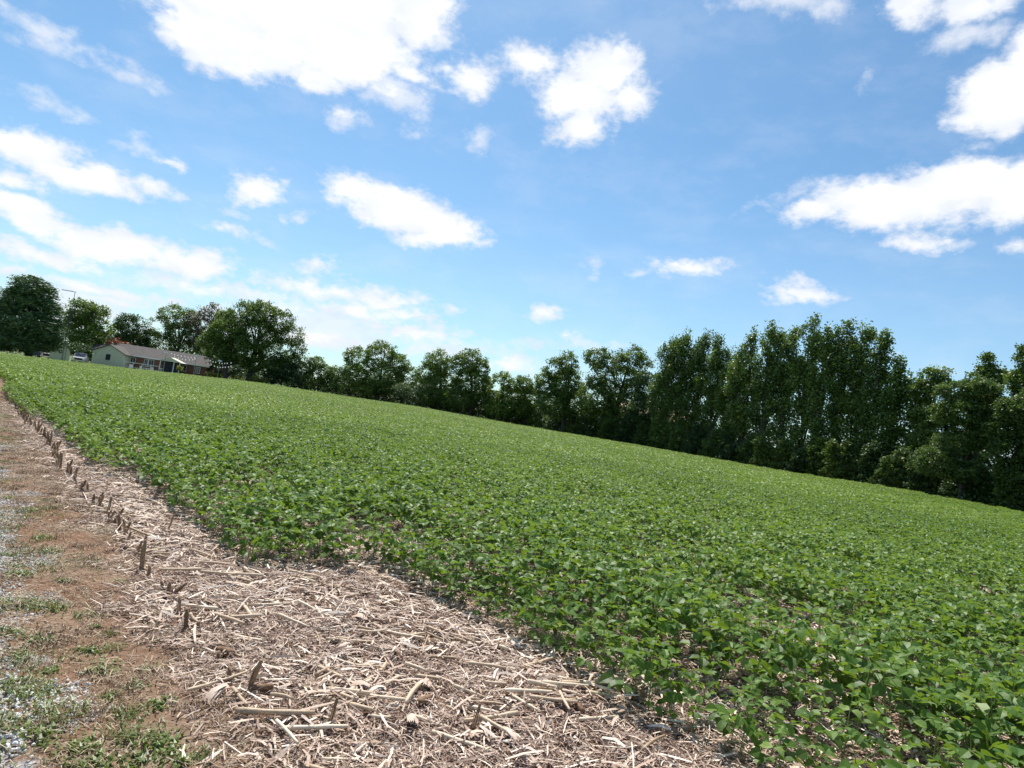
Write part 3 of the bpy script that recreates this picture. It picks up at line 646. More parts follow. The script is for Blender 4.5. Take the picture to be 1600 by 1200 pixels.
TU = [(42, 795, 1.1, 'weedy grass tuft on pale gravel nearest the far left edge'), (65, 838, .9, 'green weed clump just below the far left tuft'), (75, 860, 1.0, 'spreading weed patch on brown soil at left'), (15, 865, .8, 'small tuft at the left picture edge beside gravel'),
      (30, 895, 1.0, 'weeds at the left picture edge above the mossy mound'), (100, 905, .7, 'small round weed on dirt left of the stub row'), (20, 945, 1.3, 'broad grassy mound at left above the gravel patch'), (70, 948, 1.2, 'right half of the grassy mound above the gravel patch'), (135, 960, .9, 'bright green blades at the end of the grassy mound'),
      (150, 975, .5, 'thin weed sprig just below the bright blades'), (15, 985, .9, 'dark weed clump left of the pale gravel patch'), (60, 997, .9, 'low weeds below the pale gravel patch'), (175, 988, .6, 'small yellow green sprig on reddish soil'), (180, 1010, .6, 'sparse weed on bare soil right of the clumps'), (35, 1025, 1.0, 'leafy weed cluster at left below the gravel'),
      (75, 1045, .7, 'yellowish weed tuft beside small stones'), (140, 1015, .8, 'grey green weed in the middle of the verge'), (160, 1045, 1.1, 'largest bright green tuft in the middle of the verge'), (20, 1072, 1.3, 'dark green clump at the lower left edge'), (60, 1085, 1.0, 'mossy clump right of the lower left edge clump'),
      (235, 1045, .7, 'feathery weed on the brown soil near the straw'), (212, 1070, .7, 'grey sprig below the largest bright tuft'), (175, 1085, .6, 'small weed above the low green spreading patch'), (250, 1098, .8, 'blue green weed cluster right of the low patch'), (195, 1115, .9, 'green weed cluster left of the straw margin low down'), (95, 1115, 1.2, 'brownish green mat low on the left verge'),
      (215, 1150, 1.2, 'spreading grass patch near the bottom of the verge'), (260, 1160, 1.1, 'right part of the grass patch near the bottom'), (280, 1190, 1.0, 'grass tuft at the bottom picture edge'), (220, 1190, 1.0, 'dense weed at the bottom left corner'), (318, 1180, .7, 'small bright sprig at the bottom right of the verge'), (248, 998, .5, 'small dark weed beside the straw margin'),
      (10, 775, .9, 'far tuft at the left edge beside the gravel'), (120, 1165, 1.0, 'weed tuft in the bottom left of the verge'), (60, 1150, 1.2, 'broad weed mat on gravel at the bottom left'), (150, 1190, 1.0, 'grassy weed on the verge at the very bottom'), (10, 1130, 1.0, 'weed clump by gravel in the bottom left corner'), (188, 905, .45, 'single green blade cluster beside the sixth stub')]
random.seed(31)
for i, (px, py, s, q) in enumerate(TU):
    x, y = on_ground(px, py+4); o = link('weed_tuft', tg[i % 6], None); o.location = (x, y, gz(x, y)); o.rotation_euler = (0, 0, random.random()*6); o.scale = (s, s, s*.85)
    tag(o, q, 'weed tuft', 'weed tufts on the verge')
# sparse low grass and dead mats between the clumps
X, Y = cells(.17, lambda u, v, a, r: (u > -1.5) & (u < 1.35) & (r < 24)); gn = np.array([mnz.noise(Vector((x*1.7, y*1.7, 9.0))) for x, y in zip(X, Y)]); u = uv(X, Y)[0]
k1 = gn+(.7-u)*.4 > .05
n = int(k1.sum()); scatter('verge_grass', [(m_, None) for m_ in [tuft(830+i, 40, .13, .035, .003, False, .42) for i in range(3)] if not m_.materials.append(M['weed'])], np.stack([X[k1], Y[k1], ground_z(X[k1], Y[k1])], -1), RNG.uniform(0, 6.28, n), RNG.uniform(.7, 1.5, n), RNG.integers(0, 3, n), label='short sparse green grass creeping over the verge', cat='grass')
k2 = (RNG.random(len(X)) < .45)
n = int(k2.sum()); scatter('dead_grass', [(m_, None) for m_ in td], np.stack([X[k2], Y[k2], ground_z(X[k2], Y[k2])], -1), RNG.uniform(0, 6.28, n), RNG.uniform(.5, 1.1, n), RNG.integers(0, 3, n), label='tufts of dead brown grass matted on the verge', cat='dead grass')

# ------------------------------------------------------------------ trees
def edge_py(px): return float(np.interp(px, [0, 195, 400, 520, 650, 800, 1000, 1200, 1400, 1600, 1700], [550, 572, 595, 614, 632, 661, 694, 730, 759, 795, 812]))
def foliage(lobes, per_m3=None, clumps=400, per=26, leaf=.2, crad=.62, flat=.75, upb=1.0, needle=False, voids=6, seed=1, shell=.55, droop=0, tall=1.0, bottom=None, tonebase=.45):
    """lobes: [(centre, (rx,ry,rz))] -> mesh of leaf-sized quads gathered in twig clumps"""
    rg = np.random.default_rng(seed); vol = np.array([l[1][0]*l[1][1]*l[1][2] for l in lobes])**.75; vol /= vol.sum()
    cs = []; tn = []
    allc = np.array([l[0] for l in lobes]); allr = np.array([l[1] for l in lobes])
    k = np.searchsorted(np.cumsum(vol), rg.random(clumps*2)); k = np.clip(k, 0, len(lobes)-1)
    d = unit(rg.normal(size=(clumps*2, 3))); rad = (shell+(1-shell)*rg.random(clumps*2)**.7)*(1+np.clip(rg.normal(0, .07, clumps*2), -.1, .06)); c = allc[k]+d*allr[k]*rad[:, None]
    q = np.min(np.linalg.norm((c[:, None, :]-allc[None])/allr[None], axis=2), axis=1)
    keep = (q > .62) | (rg.random(len(c)) < .45)
    lo = allc.min(0)-allr.max(0); hi = allc.max(0)+allr.max(0)
    for _ in range(voids):
        vc = allc[rg.integers(len(allc))]+rg.normal(0, .6, 3)*allr.mean(0); vr = rg.uniform(.25, .5)*allr.mean(); keep &= np.linalg.norm((c-vc)*np.array([1, .4, 1]), axis=1) > vr
    if bottom is not None: keep &= c[:, 2] > bottom
    c = c[keep][:clumps]; m_ = len(c)
    ct = np.clip(rg.normal(tonebase, .19, m_), 0, 1); cr_ = crad*rg.uniform(.6, 1.35, m_)
    L = np.repeat(np.arange(m_), per); nL = len(L)
    off = np.clip(rg.normal(size=(nL, 3)), -1.7, 1.7)*np.array([1, 1, flat*tall])*.43*cr_[L][:, None]
    p = c[L]+off; p[:, 2] -= droop*np.hypot(off[:, 0], off[:, 1])
    nr = rg.normal(0, 1, (nL, 3)); nr[:, 2] += upb; nr = unit(nr); d = unit(np.cross(nr, rg.normal(size=(nL, 3)))); s = np.cross(nr, d)
    sz = leaf*rg.uniform(.65, 1.3, nL)[:, None]
    w = sz*(.14 if needle else .40)
    if needle: sz = sz*1.5; d[:, 2] = abs(d[:, 2])*.4; d = unit(d); s = unit(np.cross(nr, d))
    V = np.stack([p-d*sz*.5, p+s*w, p+d*sz*.5-nr*sz*.12, p-s*w], 1)
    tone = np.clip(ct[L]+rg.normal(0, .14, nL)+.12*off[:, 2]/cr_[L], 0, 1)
    return quads_mesh('crown', V, tone), c
def limbs(mb, base, top_z, r0, tips, seed=0, lean=(0, 0)):
    rg = np.random.default_rng(seed); bx, by, bz = base; H = top_z-bz
    tr = [np.array([bx+lean[0]*f+.03*H*math.sin(f*5+seed)*f, by+lean[1]*f, bz+H*f]) for f in (-.02, 0, .04, .2, .4, .6, .8, 1)]
    mb.tube(tr, [r0*1.7, r0*1.5, r0*1.1, r0*.9, r0*.72, r0*.5, r0*.3, r0*.1], 8)
    for t_ in tips:
        f = float(np.clip((t_[2]-bz)/H-.28-.1*rg.random(), .12, .85)); i = f*5+2; st = tr[2]+(tr[-1]-tr[2])*f
        st = np.array([np.interp(f, (0, .04, .2, .4, .6, .8, 1), [q[j] for q in tr[1:]]) for j in range(3)]); e = np.array(t_)
        md = st+(e-st)*.5+np.array([0, 0, .12*np.linalg.norm(e-st)]); rr = r0*(.5-.35*f); mb.tube([st, md, e], [rr, rr*.6, rr*.2], 5, cap=False)
def tree(name, label, cat, ma, trunk_px, D, lobes_px, trunk_r=.25, group=None, bark='bark', seed=1, depth=1.0, base_py=None, **k):
    """trunk_px: where the trunk meets the ground in the photo; lobes_px: crown masses seen in the photo"""
    lobes = []; rg = random.Random(seed)
    for q in lobes_px:
        px, py, rx = q[:3]; ry = q[3] if len(q) > 3 else rx; c = at_dist(px, py, D); ppm = F/c[1]
        rz = ry/ppm; rh = rx/ppm*math.cos(math.atan2(c[0], c[1]))**.5; off = rg.uniform(-.35, .35)*rh*depth; un = np.array([c[0], c[1]])/math.hypot(c[0], c[1])
        lobes.append((np.array([c[0]+un[0]*off, c[1]+un[1]*off, c[2]]), np.array([rh, rh*depth, rz])))
    b = at_dist(trunk_px[0], trunk_px[1], D); bz = gz(b[0], b[1]); lc = np.array([l[0] for l in lobes]); top = max(l[0][2]+l[1][2] for l in lobes)
    base = (b[0], b[1], bz); root = empty(name, base, label=label, cat=cat, group=group); off = np.array(base)
    if k.get('clumps', 0) > 250: k['clumps'] = int(k['clumps']*(1.05 if name == 'poplar_tree' else 1.4)); k['crad'] = k.get('crad', .62)*(.98 if name == 'poplar_tree' else .92); k['voids'] = int(k.get('voids', 6)*.55)
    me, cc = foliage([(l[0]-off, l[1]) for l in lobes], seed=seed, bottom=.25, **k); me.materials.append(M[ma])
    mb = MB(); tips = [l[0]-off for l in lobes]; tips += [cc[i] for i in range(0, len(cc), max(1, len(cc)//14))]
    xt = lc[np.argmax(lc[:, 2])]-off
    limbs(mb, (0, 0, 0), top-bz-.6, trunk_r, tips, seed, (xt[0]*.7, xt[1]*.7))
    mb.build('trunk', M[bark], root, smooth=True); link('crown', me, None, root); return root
# far left group
tree('pine_tree', 'broad dark green pine at the far left beside the pole mast', 'pine tree', 'pine', (46, 552), 104,
     [(45, 452, 26, 22), (66, 462, 22, 20), (26, 470, 26, 20), (45, 480, 36, 24), (78, 488, 20, 22), (12, 492, 26, 22), (40, 510, 46, 24), (78, 515, 22, 20), (0, 518, 28, 20), (60, 532, 36, 16), (20, 535, 40, 15), (-22, 505, 22, 20), (-14, 532, 30, 14), (84, 536, 16, 12)],
     .4, seed=11, clumps=1300, per=26, leaf=.34, crad=.9, flat=.5, upb=.9, needle=True, voids=2, tonebase=.5)
tree('maple_tree', 'yellow green round maple just right of the pole mast', 'maple tree', 'maple', (128, 556), 132, [(130, 487, 24, 20), (150, 495, 22, 20), (120, 515, 22, 24), (160, 520, 18, 22), (140, 530, 30, 22), (112, 500, 14, 18)], .3, seed=12, clumps=520, per=26, leaf=.26, crad=.8)
tree('dark_tree', 'dark round tree behind the orange shrub and garage', 'tree', 'dark', (207, 560), 142, [(205, 510, 24, 20), (222, 520, 18, 22), (188, 522, 18, 20), (207, 538, 34, 18)], .3, seed=13, clumps=420, per=26, leaf=.26, crad=.8)
tree('ornamental_tree', 'low orange red ornamental tree behind the garage roof', 'ornamental tree', 'red', (178, 556), 131, [(178, 538, 18, 9), (166, 541, 12, 8), (192, 542, 12, 8)], .12, seed=14, clumps=150, per=26, leaf=.2, crad=.5, voids=0)
tree('oak_tree', 'airy green oak rising behind the middle of the brick house', 'oak tree', 'oak', (270, 572), 140, [(272, 495, 26, 20), (300, 500, 14, 16), (252, 512, 20, 20), (285, 525, 26, 24), (256, 540, 20, 18), (290, 550, 30, 16)], .35, seed=15, clumps=430, per=26, leaf=.26, crad=.8, voids=16)
tree('smoke_coloured_tree', 'brownish mauve tree crown behind the largest oak', 'tree', 'mauve', (322, 575), 138, [(330, 492, 20, 18), (312, 505, 22, 18), (340, 505, 18, 20), (320, 530, 28, 22)], .3, seed=16, clumps=300, per=26, leaf=.24, crad=.75, voids=8)
tree('oak_tree', 'small oak with short dark trunk left of the largest oak', 'oak tree', 'oak', (352, 594), 117, [(352, 520, 26, 24), (330, 535, 20, 20), (345, 550, 30, 22), (372, 540, 22, 26)], .38, seed=17, clumps=520, per=28, leaf=.24, crad=.75, voids=6)
tree('oak_tree', 'largest rounded oak with thick trunk right of the brick house', 'oak tree', 'oak', (388, 597), 119,
     [(380, 493, 26, 22), (410, 492, 30, 22), (436, 505, 24, 24), (452, 528, 22, 24), (464, 545, 16, 18), (400, 525, 38, 30), (430, 550, 34, 26), (380, 550, 34, 24), (458, 566, 18, 12), (410, 572, 34, 12), (350, 500, 16, 16)],
     .5, seed=18, clumps=1150, per=28, leaf=.24, crad=.75, voids=14)
tree('dark_bush', 'very dark tall bush under the right side of the largest oak', 'bush', 'dark', (440, 600), 117, [(438, 575, 24, 22), (452, 585, 20, 16), (425, 588, 16, 12)], .12, seed=19, clumps=300, per=26, leaf=.2, crad=.5, voids=0)
tree('dark_bush', 'dark bush in shade at the right end of the brick house', 'bush', 'dark', (335, 590), 121, [(335, 575, 12, 12), (350, 580, 12, 10), (372, 583, 16, 9)], .1, seed=191, clumps=160, per=24, leaf=.2, crad=.5, voids=0)
tree('grey_green_bush', 'grey green bush at the left start of the hedgerow', 'bush', 'grey_green', (470, 600), 116, [(470, 580, 16, 18), (482, 572, 14, 14), (465, 592, 14, 10)], .1, seed=20, clumps=190, per=26, leaf=.2, crad=.5, voids=0)
tree('small_tree', 'small round tree with pointed top left in the hedgerow', 'tree', 'oak', (498, 606), 116, [(496, 568, 14, 12), (500, 582, 24, 16), (490, 594, 20, 12), (515, 592, 16, 14)], .12, seed=21, clumps=300, per=26, leaf=.2, crad=.5, voids=2)
tree('yellow_green_bush', 'yellow green bush between the small round tree and the first tall hedgerow tree', 'bush', 'olive', (527, 610), 114, [(525, 585, 14, 14), (528, 600, 13, 10)], .1, seed=22, clumps=130, per=26, leaf=.2, crad=.5, voids=0)
HG = 'hedgerow trees along the far side of the field'
tree('hedgerow_tree', 'leftmost tall broad tree of the hedgerow with two rounded tops', 'tree', 'oak', (590, 622), 113, [(560, 560, 22, 22), (597, 553, 24, 21), (620, 570, 20, 20), (556, 588, 22, 22), (600, 590, 34, 26), (637, 590, 16, 20), (575, 605, 30, 14)], .3, HG, seed=23, clumps=800, per=28, leaf=.23, crad=.68, voids=5)
tree('light_bush', 'pale green willowy bush in front of the second hedgerow gap', 'bush', 'grey_green', (632, 626), 108, [(628, 610, 16, 11), (642, 616, 12, 9)], .08, seed=24, clumps=130, per=26, leaf=.18, crad=.45, voids=0)
tree('hedgerow_tree', 'hedgerow tree with rounded top just left of the twin topped one', 'tree', 'oak', (685, 638), 110, [(686, 566, 22, 20), (670, 585, 20, 22), (690, 600, 30, 26), (672, 618, 22, 14)], .28, HG, seed=25, clumps=520, per=28, leaf=.23, crad=.66, voids=4)
tree('hedgerow_tree', 'full leafy hedgerow tree with its tip above the low gap', 'tree', 'oak', (735, 645), 108, [(735, 562, 20, 20), (720, 570, 18, 18), (750, 580, 16, 22), (738, 600, 34, 28), (715, 622, 30, 16), (755, 625, 22, 14)], .28, HG, seed=26, clumps=680, per=28, leaf=.23, crad=.66, voids=4)
tree('hedgerow_tree', 'low shaggy tree filling the dip in the middle of the hedgerow', 'tree', 'maple', (786, 650), 106, [(785, 596, 18, 16), (768, 612, 18, 20), (795, 622, 28, 22), (780, 640, 26, 14)], .2, HG, seed=27, clumps=420, per=28, leaf=.22, crad=.6, voids=4)
tree('hedgerow_tree', 'second low tree right of the dip, bright green on top', 'tree', 'maple', (820, 656), 105, [(818, 602, 18, 15), (828, 622, 18, 20), (812, 636, 24, 18)], .2, HG, seed=28, clumps=360, per=28, leaf=.22, crad=.6, voids=3)
tree('hedgerow_tree', 'tall tree rising right of the hedgerow dip', 'tree', 'oak', (880, 668), 98, [(888, 566, 18, 18), (866, 578, 16, 18), (855, 600, 20, 22), (885, 600, 28, 28), (868, 632, 32, 24), (900, 630, 28, 28)], .3, HG, seed=29, clumps=720, per=28, leaf=.23, crad=.66, voids=9)
tree('hedgerow_tree', 'broad open crowned tree with many sky gaps before the poplars', 'tree', 'oak', (950, 680), 94, [(930, 560, 18, 16), (960, 554, 22, 16), (990, 556, 20, 16), (940, 585, 24, 22), (975, 590, 26, 22), (1005, 580, 18, 22), (930, 620, 30, 28), (975, 630, 34, 28), (950, 655, 40, 18)], .3, HG, seed=30, clumps=980, per=27, leaf=.23, crad=.64, voids=24)
tree('hedgerow_tree', 'dark leafy tree left of the first poplar', 'tree', 'dark', (1018, 690), 90, [(1012, 600, 22, 24), (1010, 640, 30, 26), (1020, 665, 30, 20)], .22, HG, seed=31, clumps=440, per=27, leaf=.22, crad=.62, voids=8)
# poplars
def poplar(i, px, top, base_px, base_py, D, w, label, dens=1.0, bottomcut=None):
    lob = []; rg = random.Random(900+i); y0 = base_py-(32 if bottomcut is None else bottomcut); n_ = 13
    for j in range(n_):
        f = j/(n_-1); cy = top+12+(y0-top-12)*f; cx = px+(base_px-px)*f; ww = w*(1.22 if i < 4 else 1)*(.34+.75*math.sin(math.pi*min(1, .10+.8*f))**.8)
        lob.append((cx+rg.uniform(-.32, .32)*ww*(1-.2*f), cy, ww*.55, 15))
        if 0 < j: lob.append((cx+rg.choice((-1, 1))*ww*rg.uniform(.55, .95), cy+rg.uniform(-8, 8), ww*.36, 13))
    return tree('poplar_tree', label, 'poplar tree', 'poplar', (base_px, base_py), D, lob, .17, 'tall poplars in the right half of the hedgerow', 'bark_light' if i % 3 == 0 else 'bark', seed=900+i,
                clumps=int(330*dens*(1.2 if w > 24 or i < 4 else 1)), per=30, leaf=.22, crad=.55, flat=1, tall=1.5, voids=14, shell=.2, upb=.5)
PO = [(1050, 527, 1036, 694, 86, 20, 'slender poplar at the left end of the poplar group'), (1073, 517, 1052, 697, 85, 24, 'second poplar from the left end with a dense top'), (1100, 519, 1080, 702, 84, 23, 'third poplar from the left end with a forked top'), (1126, 526, 1104, 708, 82, 22, 'poplar just left of the bright sky slit'),
      (1152, 545, 1138, 713, 80, 20, 'shorter poplar right of the bright sky slit'), (1177, 514, 1156, 717, 78, 24, 'poplar with a thin leafy spire left of the trio'), (1211, 505, 1186, 722, 76, 25, 'open poplar with its bare trunk showing against the sky'), (1240, 512, 1218, 728, 75, 22, 'poplar left of the tallest one'),
      (1271, 496, 1249, 733, 74, 26, 'tallest poplar with the highest tip'), (1296, 510, 1272, 738, 73, 21, 'narrow poplar right of the tallest tip'), (1325, 501, 1300, 742, 72, 25, 'poplar with a rounded high top right of the tallest'), (1353, 503, 1330, 748, 71, 24, 'broad topped poplar at the right of the high group'),
      (1378, 510, 1358, 752, 70, 22, 'last high poplar with its crown leaning right'), (1408, 560, 1386, 756, 69, 24, 'lower poplar stepping down at the right end of the group')]
for i, (px, tp, bx, by, D, w, lb) in enumerate(PO): poplar(i, px, tp, bx, by, D, w, lb, 1.0, 45 if 5 <= i <= 10 else 32)
# right end
tree('hedgerow_tree', 'small leafy tree tip right of the last poplar', 'tree', 'poplar', (1448, 764), 68, [(1452, 590, 16, 18), (1440, 612, 20, 20), (1475, 595, 12, 18), (1445, 650, 26, 28), (1440, 690, 26, 24)], .2, HG, seed=41, clumps=430, per=28, leaf=.2, crad=.52, voids=8)
tree('locust_tree', 'feathery olive green tree with an arching crown at the right', 'tree', 'olive', (1500, 772), 60, [(1500, 612, 34, 18), (1530, 608, 32, 18), (1475, 640, 24, 22), (1510, 645, 38, 22), (1550, 640, 34, 24), (1540, 680, 30, 20), (1495, 690, 34, 22), (1460, 720, 30, 24), (1510, 735, 34, 20)], .12, HG, seed=42, clumps=1000, per=32, leaf=.15, crad=.5, flat=.5, voids=12, droop=.25)
tree('locust_tree', 'olive green tree leaning out at the right picture edge', 'tree', 'olive', (1585, 784), 58, [(1590, 640, 34, 20), (1570, 670, 30, 20), (1612, 660, 32, 26), (1585, 705, 34, 20), (1625, 620, 26, 24), (1600, 745, 34, 22)], .12, HG, seed=43, clumps=800, per=32, leaf=.15, crad=.5, flat=.5, voids=10, droop=.25)
tree('hedgerow_tree', 'conical dark topped tree behind the olive trees', 'tree', 'poplar', (1530, 775), 72, [(1543, 570, 12, 18), (1535, 592, 18, 16), (1560, 590, 14, 16), (1530, 630, 30, 28), (1525, 690, 34, 30)], .22, HG, seed=44, clumps=480, per=28, leaf=.2, crad=.52, voids=8)
tree('hedgerow_tree', 'tall green tree rising at the right picture edge', 'tree', 'poplar', (1585, 782), 64, [(1608, 565, 20, 26), (1602, 600, 26, 24), (1620, 640, 34, 34)], .25, HG, seed=45, clumps=520, per=28, leaf=.2, crad=.55, voids=4)
tree('hedgerow_tree', 'dark tree filling behind the right poplars low down', 'tree', 'dark', (1478, 768), 74, [(1470, 660, 24, 30), (1490, 700, 30, 26), (1455, 715, 26, 24)], .2, HG, seed=46, clumps=380, per=27, leaf=.2, crad=.55, voids=8)
for i, (px, top, w, D, q) in enumerate([(215, 540, 40, 158, 'dark woodland tree behind the house between the maple and the airy oak'), (300, 540, 44, 160, 'dark woodland tree behind the right half of the house'), (365, 560, 40, 158, 'dark woodland tree behind the two oak trunks'), (425, 568, 40, 150, 'dark woodland tree behind the largest oak low right'),
        (480, 585, 34, 140, 'dark woodland tree behind the grey green bush'), (535, 592, 34, 134, 'dark woodland tree behind the yellow green bush'), (150, 530, 30, 160, 'dark woodland tree behind the yellow green maple')]):
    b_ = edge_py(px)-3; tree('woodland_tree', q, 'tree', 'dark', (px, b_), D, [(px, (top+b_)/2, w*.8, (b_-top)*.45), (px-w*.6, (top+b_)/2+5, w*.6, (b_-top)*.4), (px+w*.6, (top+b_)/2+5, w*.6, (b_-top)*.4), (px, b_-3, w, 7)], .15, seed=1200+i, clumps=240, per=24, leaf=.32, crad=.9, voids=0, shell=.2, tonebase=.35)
# understory shrubs along the base: one thing each
rg = random.Random(55)
XS = list(range(548, 1660, 27))
for i, px in enumerate(XS):
    py = edge_py(px); d_ = ray(px, py-6); a_ = math.degrees(math.atan2(d_[0], d_[1])); D = float(far_d(a_))+2.6+rg.uniform(0, 1.4); h = rg.uniform(13, 24)*(1+.8*max(0, px-850)/700)
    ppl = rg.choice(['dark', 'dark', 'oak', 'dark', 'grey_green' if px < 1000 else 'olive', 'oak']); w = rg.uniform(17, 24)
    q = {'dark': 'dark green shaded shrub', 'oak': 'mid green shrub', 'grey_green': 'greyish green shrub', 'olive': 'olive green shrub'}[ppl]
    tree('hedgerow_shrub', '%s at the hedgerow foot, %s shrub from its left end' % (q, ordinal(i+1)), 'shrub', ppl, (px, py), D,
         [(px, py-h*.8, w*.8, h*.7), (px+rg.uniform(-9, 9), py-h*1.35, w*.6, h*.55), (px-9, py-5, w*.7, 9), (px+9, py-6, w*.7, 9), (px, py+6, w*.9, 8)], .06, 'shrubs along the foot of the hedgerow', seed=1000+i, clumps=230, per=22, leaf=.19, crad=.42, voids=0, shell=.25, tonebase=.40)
# second row of shrubs and saplings behind, closing the view under the crowns
for i, px in enumerate(range(560, 1680, 46)):
    py = edge_py(px); d_ = ray(px, py-6); a_ = math.degrees(math.atan2(d_[0], d_[1])); D = float(far_d(a_))+9+rg.uniform(0, 2); h = rg.uniform(22, 34)*(1+.7*max(0, px-850)/700)
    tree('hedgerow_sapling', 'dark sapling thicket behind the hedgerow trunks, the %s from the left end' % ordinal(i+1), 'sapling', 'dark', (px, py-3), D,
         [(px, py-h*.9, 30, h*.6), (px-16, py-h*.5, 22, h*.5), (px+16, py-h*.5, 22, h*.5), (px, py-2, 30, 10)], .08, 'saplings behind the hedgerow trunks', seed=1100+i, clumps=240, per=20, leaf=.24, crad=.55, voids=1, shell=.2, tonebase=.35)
tree('yellow_bush', 'low yellow green bush between the two oak trunks and the dark bush', 'bush', 'yellow_green', (403, 599), 115, [(400, 594, 12, 5), (412, 596, 9, 4)], .03, seed=60, clumps=60, per=26, leaf=.16, crad=.35, voids=0)
tree('yellow_bush', 'yellow green bush behind the two oak trunks', 'bush', 'yellow_green', (368, 594), 124, [(362, 588, 10, 4), (374, 590, 9, 4)], .03, seed=61, clumps=60, per=26, leaf=.16, crad=.35, voids=0)
tree('yellow_bush', 'yellow green bush just right of the brick house end', 'bush', 'yellow_green', (332, 588), 119, [(330, 586, 9, 4), (340, 588, 8, 4)], .03, seed=62, clumps=60, per=26, leaf=.16, crad=.35, voids=0)
tree('dry_bush', 'tan dried bush standing by the porch of the brick house', 'bush', 'yellow_green', (281, 580), 109, [(281, 576, 4, 4)], .03, seed=63, clumps=26, per=24, leaf=.12, crad=.3, voids=0)
tree('garden_hedge', 'yellow green hedge behind the parked pickup', 'hedge', 'yellow_green', (135, 556), 128, [(124, 550, 11, 4), (140, 551, 9, 4)], .04, seed=64, clumps=80, per=24, leaf=.18, crad=.4, voids=0)
tree('garden_hedge', 'dark hedge behind the cream shed and cars', 'hedge', 'dark', (85, 550), 120, [(70, 541, 20, 9), (100, 545, 20, 9), (125, 545, 20, 9)], .04, seed=65, clumps=200, per=24, leaf=.22, crad=.5, voids=0)
# woods far beyond, seen through the gaps
rgn = np.random.default_rng(70); lob = []
for a_ in np.arange(-50, 50, 1.3):
    D = 330+rgn.uniform(-30, 60); h = rgn.uniform(3.2, 6.5); lob.append((np.array([D*math.sin(R(a_)), D*math.cos(R(a_)), h*.5]), np.array([6.5, 5, h*.75])))
me, _ = foliage(lob, clumps=2600, per=9, leaf=1.0, crad=1.8, voids=0, seed=71, shell=.3, bottom=-1); me.materials.append(M['dark'])
tag(link('distant_woods', me, None), 'low dark woods on the skyline far beyond the hedgerow', 'woods', kind='stuff')

# ------------------------------------------------------------------ house, shed, cars, mast
M['siding'] = plain('cream_siding', (.60, .58, .45), .7, .06, 2)
M['brick'] = plain('brick_wall', (.20, .092, .066), .85, .25, 9)
M['shingle'] = plain('grey_shingles', (.085, .075, .072), .9, .28, 3)
M['white'] = plain('white_paint', (.78, .78, .76), .5, .05, 5)
M['dkglass'] = plain('window_glass', (.03, .04, .06), .12, .2, 2, spec=.8)
M['screen'] = plain('porch_screen', (.035, .04, .055), .8, .3, 2)  # near-black: dark porch interior put into the colour; the door shares it
M['grey'] = plain('grey_metal', (.30, .31, .33), .45, .1, 5, metal=.3)
M['dkmetal'] = plain('dark_mast_metal', (.05, .05, .055), .6, .2, 5)
M['carpaint'] = plain('silver_car_paint', (.30, .31, .34), .3, .04, 2, metal=.5)
M['carblue'] = plain('dark_car_paint', (.03, .035, .05), .55, .05, 2, spec=.2)
M['rubber'] = plain('tyre_rubber', (.02, .02, .02), .8, .1, 5)
M['lens'] = plain('lamp_lens', (.85, .85, .82), .2, .03, 5)
M['chrome'] = plain('bumper_metal', (.5, .5, .52), .3, .05, 5, metal=.8)
M['tan'] = plain('tan_roof', (.42, .29, .20), .85, .2, 2)
M['oldbrick'] = plain('red_brick_far', (.33, .12, .075), .85, .25, 3)
M['bulb'], t, p = mat('bulb_white'); p.inputs['Base Color'].default_value = (.9, .9, .88, 1); p.inputs['Emission Color'].default_value = (1, .97, .9, 1); p.inputs['Emission Strength'].default_value = .25
t.links.new(ramp(t, mnoise(t, 8), [(.3, (.86, .86, .84)), (.7, (.93, .93, .9))]), p.inputs['Base Color'])
Yh = 104.0; YAW = R(8)
ox, oy, _ = at_depth(141, 572, Yh); hz = gz(ox, oy)+.02
def hx(px, yl=0.0):                     # photo column -> metres along the facade, for a point yl metres behind its line
    d = ray(px, 568); c, s = math.cos(YAW), math.sin(YAW)
    ax_, ay_ = ox-s*yl, oy+c*yl; k = d[0]/d[1]; return (k*ay_-ax_)/(c-k*s)
H = empty('brick_house', (ox, oy, hz), YAW, label='long brick ranch house with grey roof and a cream gabled garage wing', cat='house')
xr = hx(326, 2.5); xg0 = 0; xg1 = hx(193); wl = 2.55; rz_ = 3.95; xh0 = hx(155, 6)
MB().box(xg1+.004, xr, 2.5, 9.5, 0, wl).build('wall', M['brick'], H)
def gable_prism(mb, x0, x1, y0, y1, z0, z1, axis='y'):
    if axis == 'y': xm = (x0+x1)/2; V = [(x0, y0, z0), (x1, y0, z0), (xm, y0, z1), (x0, y1, z0), (x1, y1, z0), (xm, y1, z1)]
    else: ym = (y0+y1)/2; V = [(x0, y0, z0), (x0, y1, z0), (x0, ym, z1), (x1, y0, z0), (x1, y1, z0), (x1, ym, z1)]
    mb.add(V, [(0, 1, 2), (5, 4, 3), (0, 3, 4, 1), (1, 4, 5, 2), (2, 5, 3, 0)])
w = MB(); w.box(xg0, xg1, 0, 9.3, 0, wl-.15); gable_prism(w, xg0, xg1, 0, 9.0, wl-.15, 3.62)
o = w.build('wall', M['siding'], H); o['label'] = 'cream siding gable wall of the garage wing'
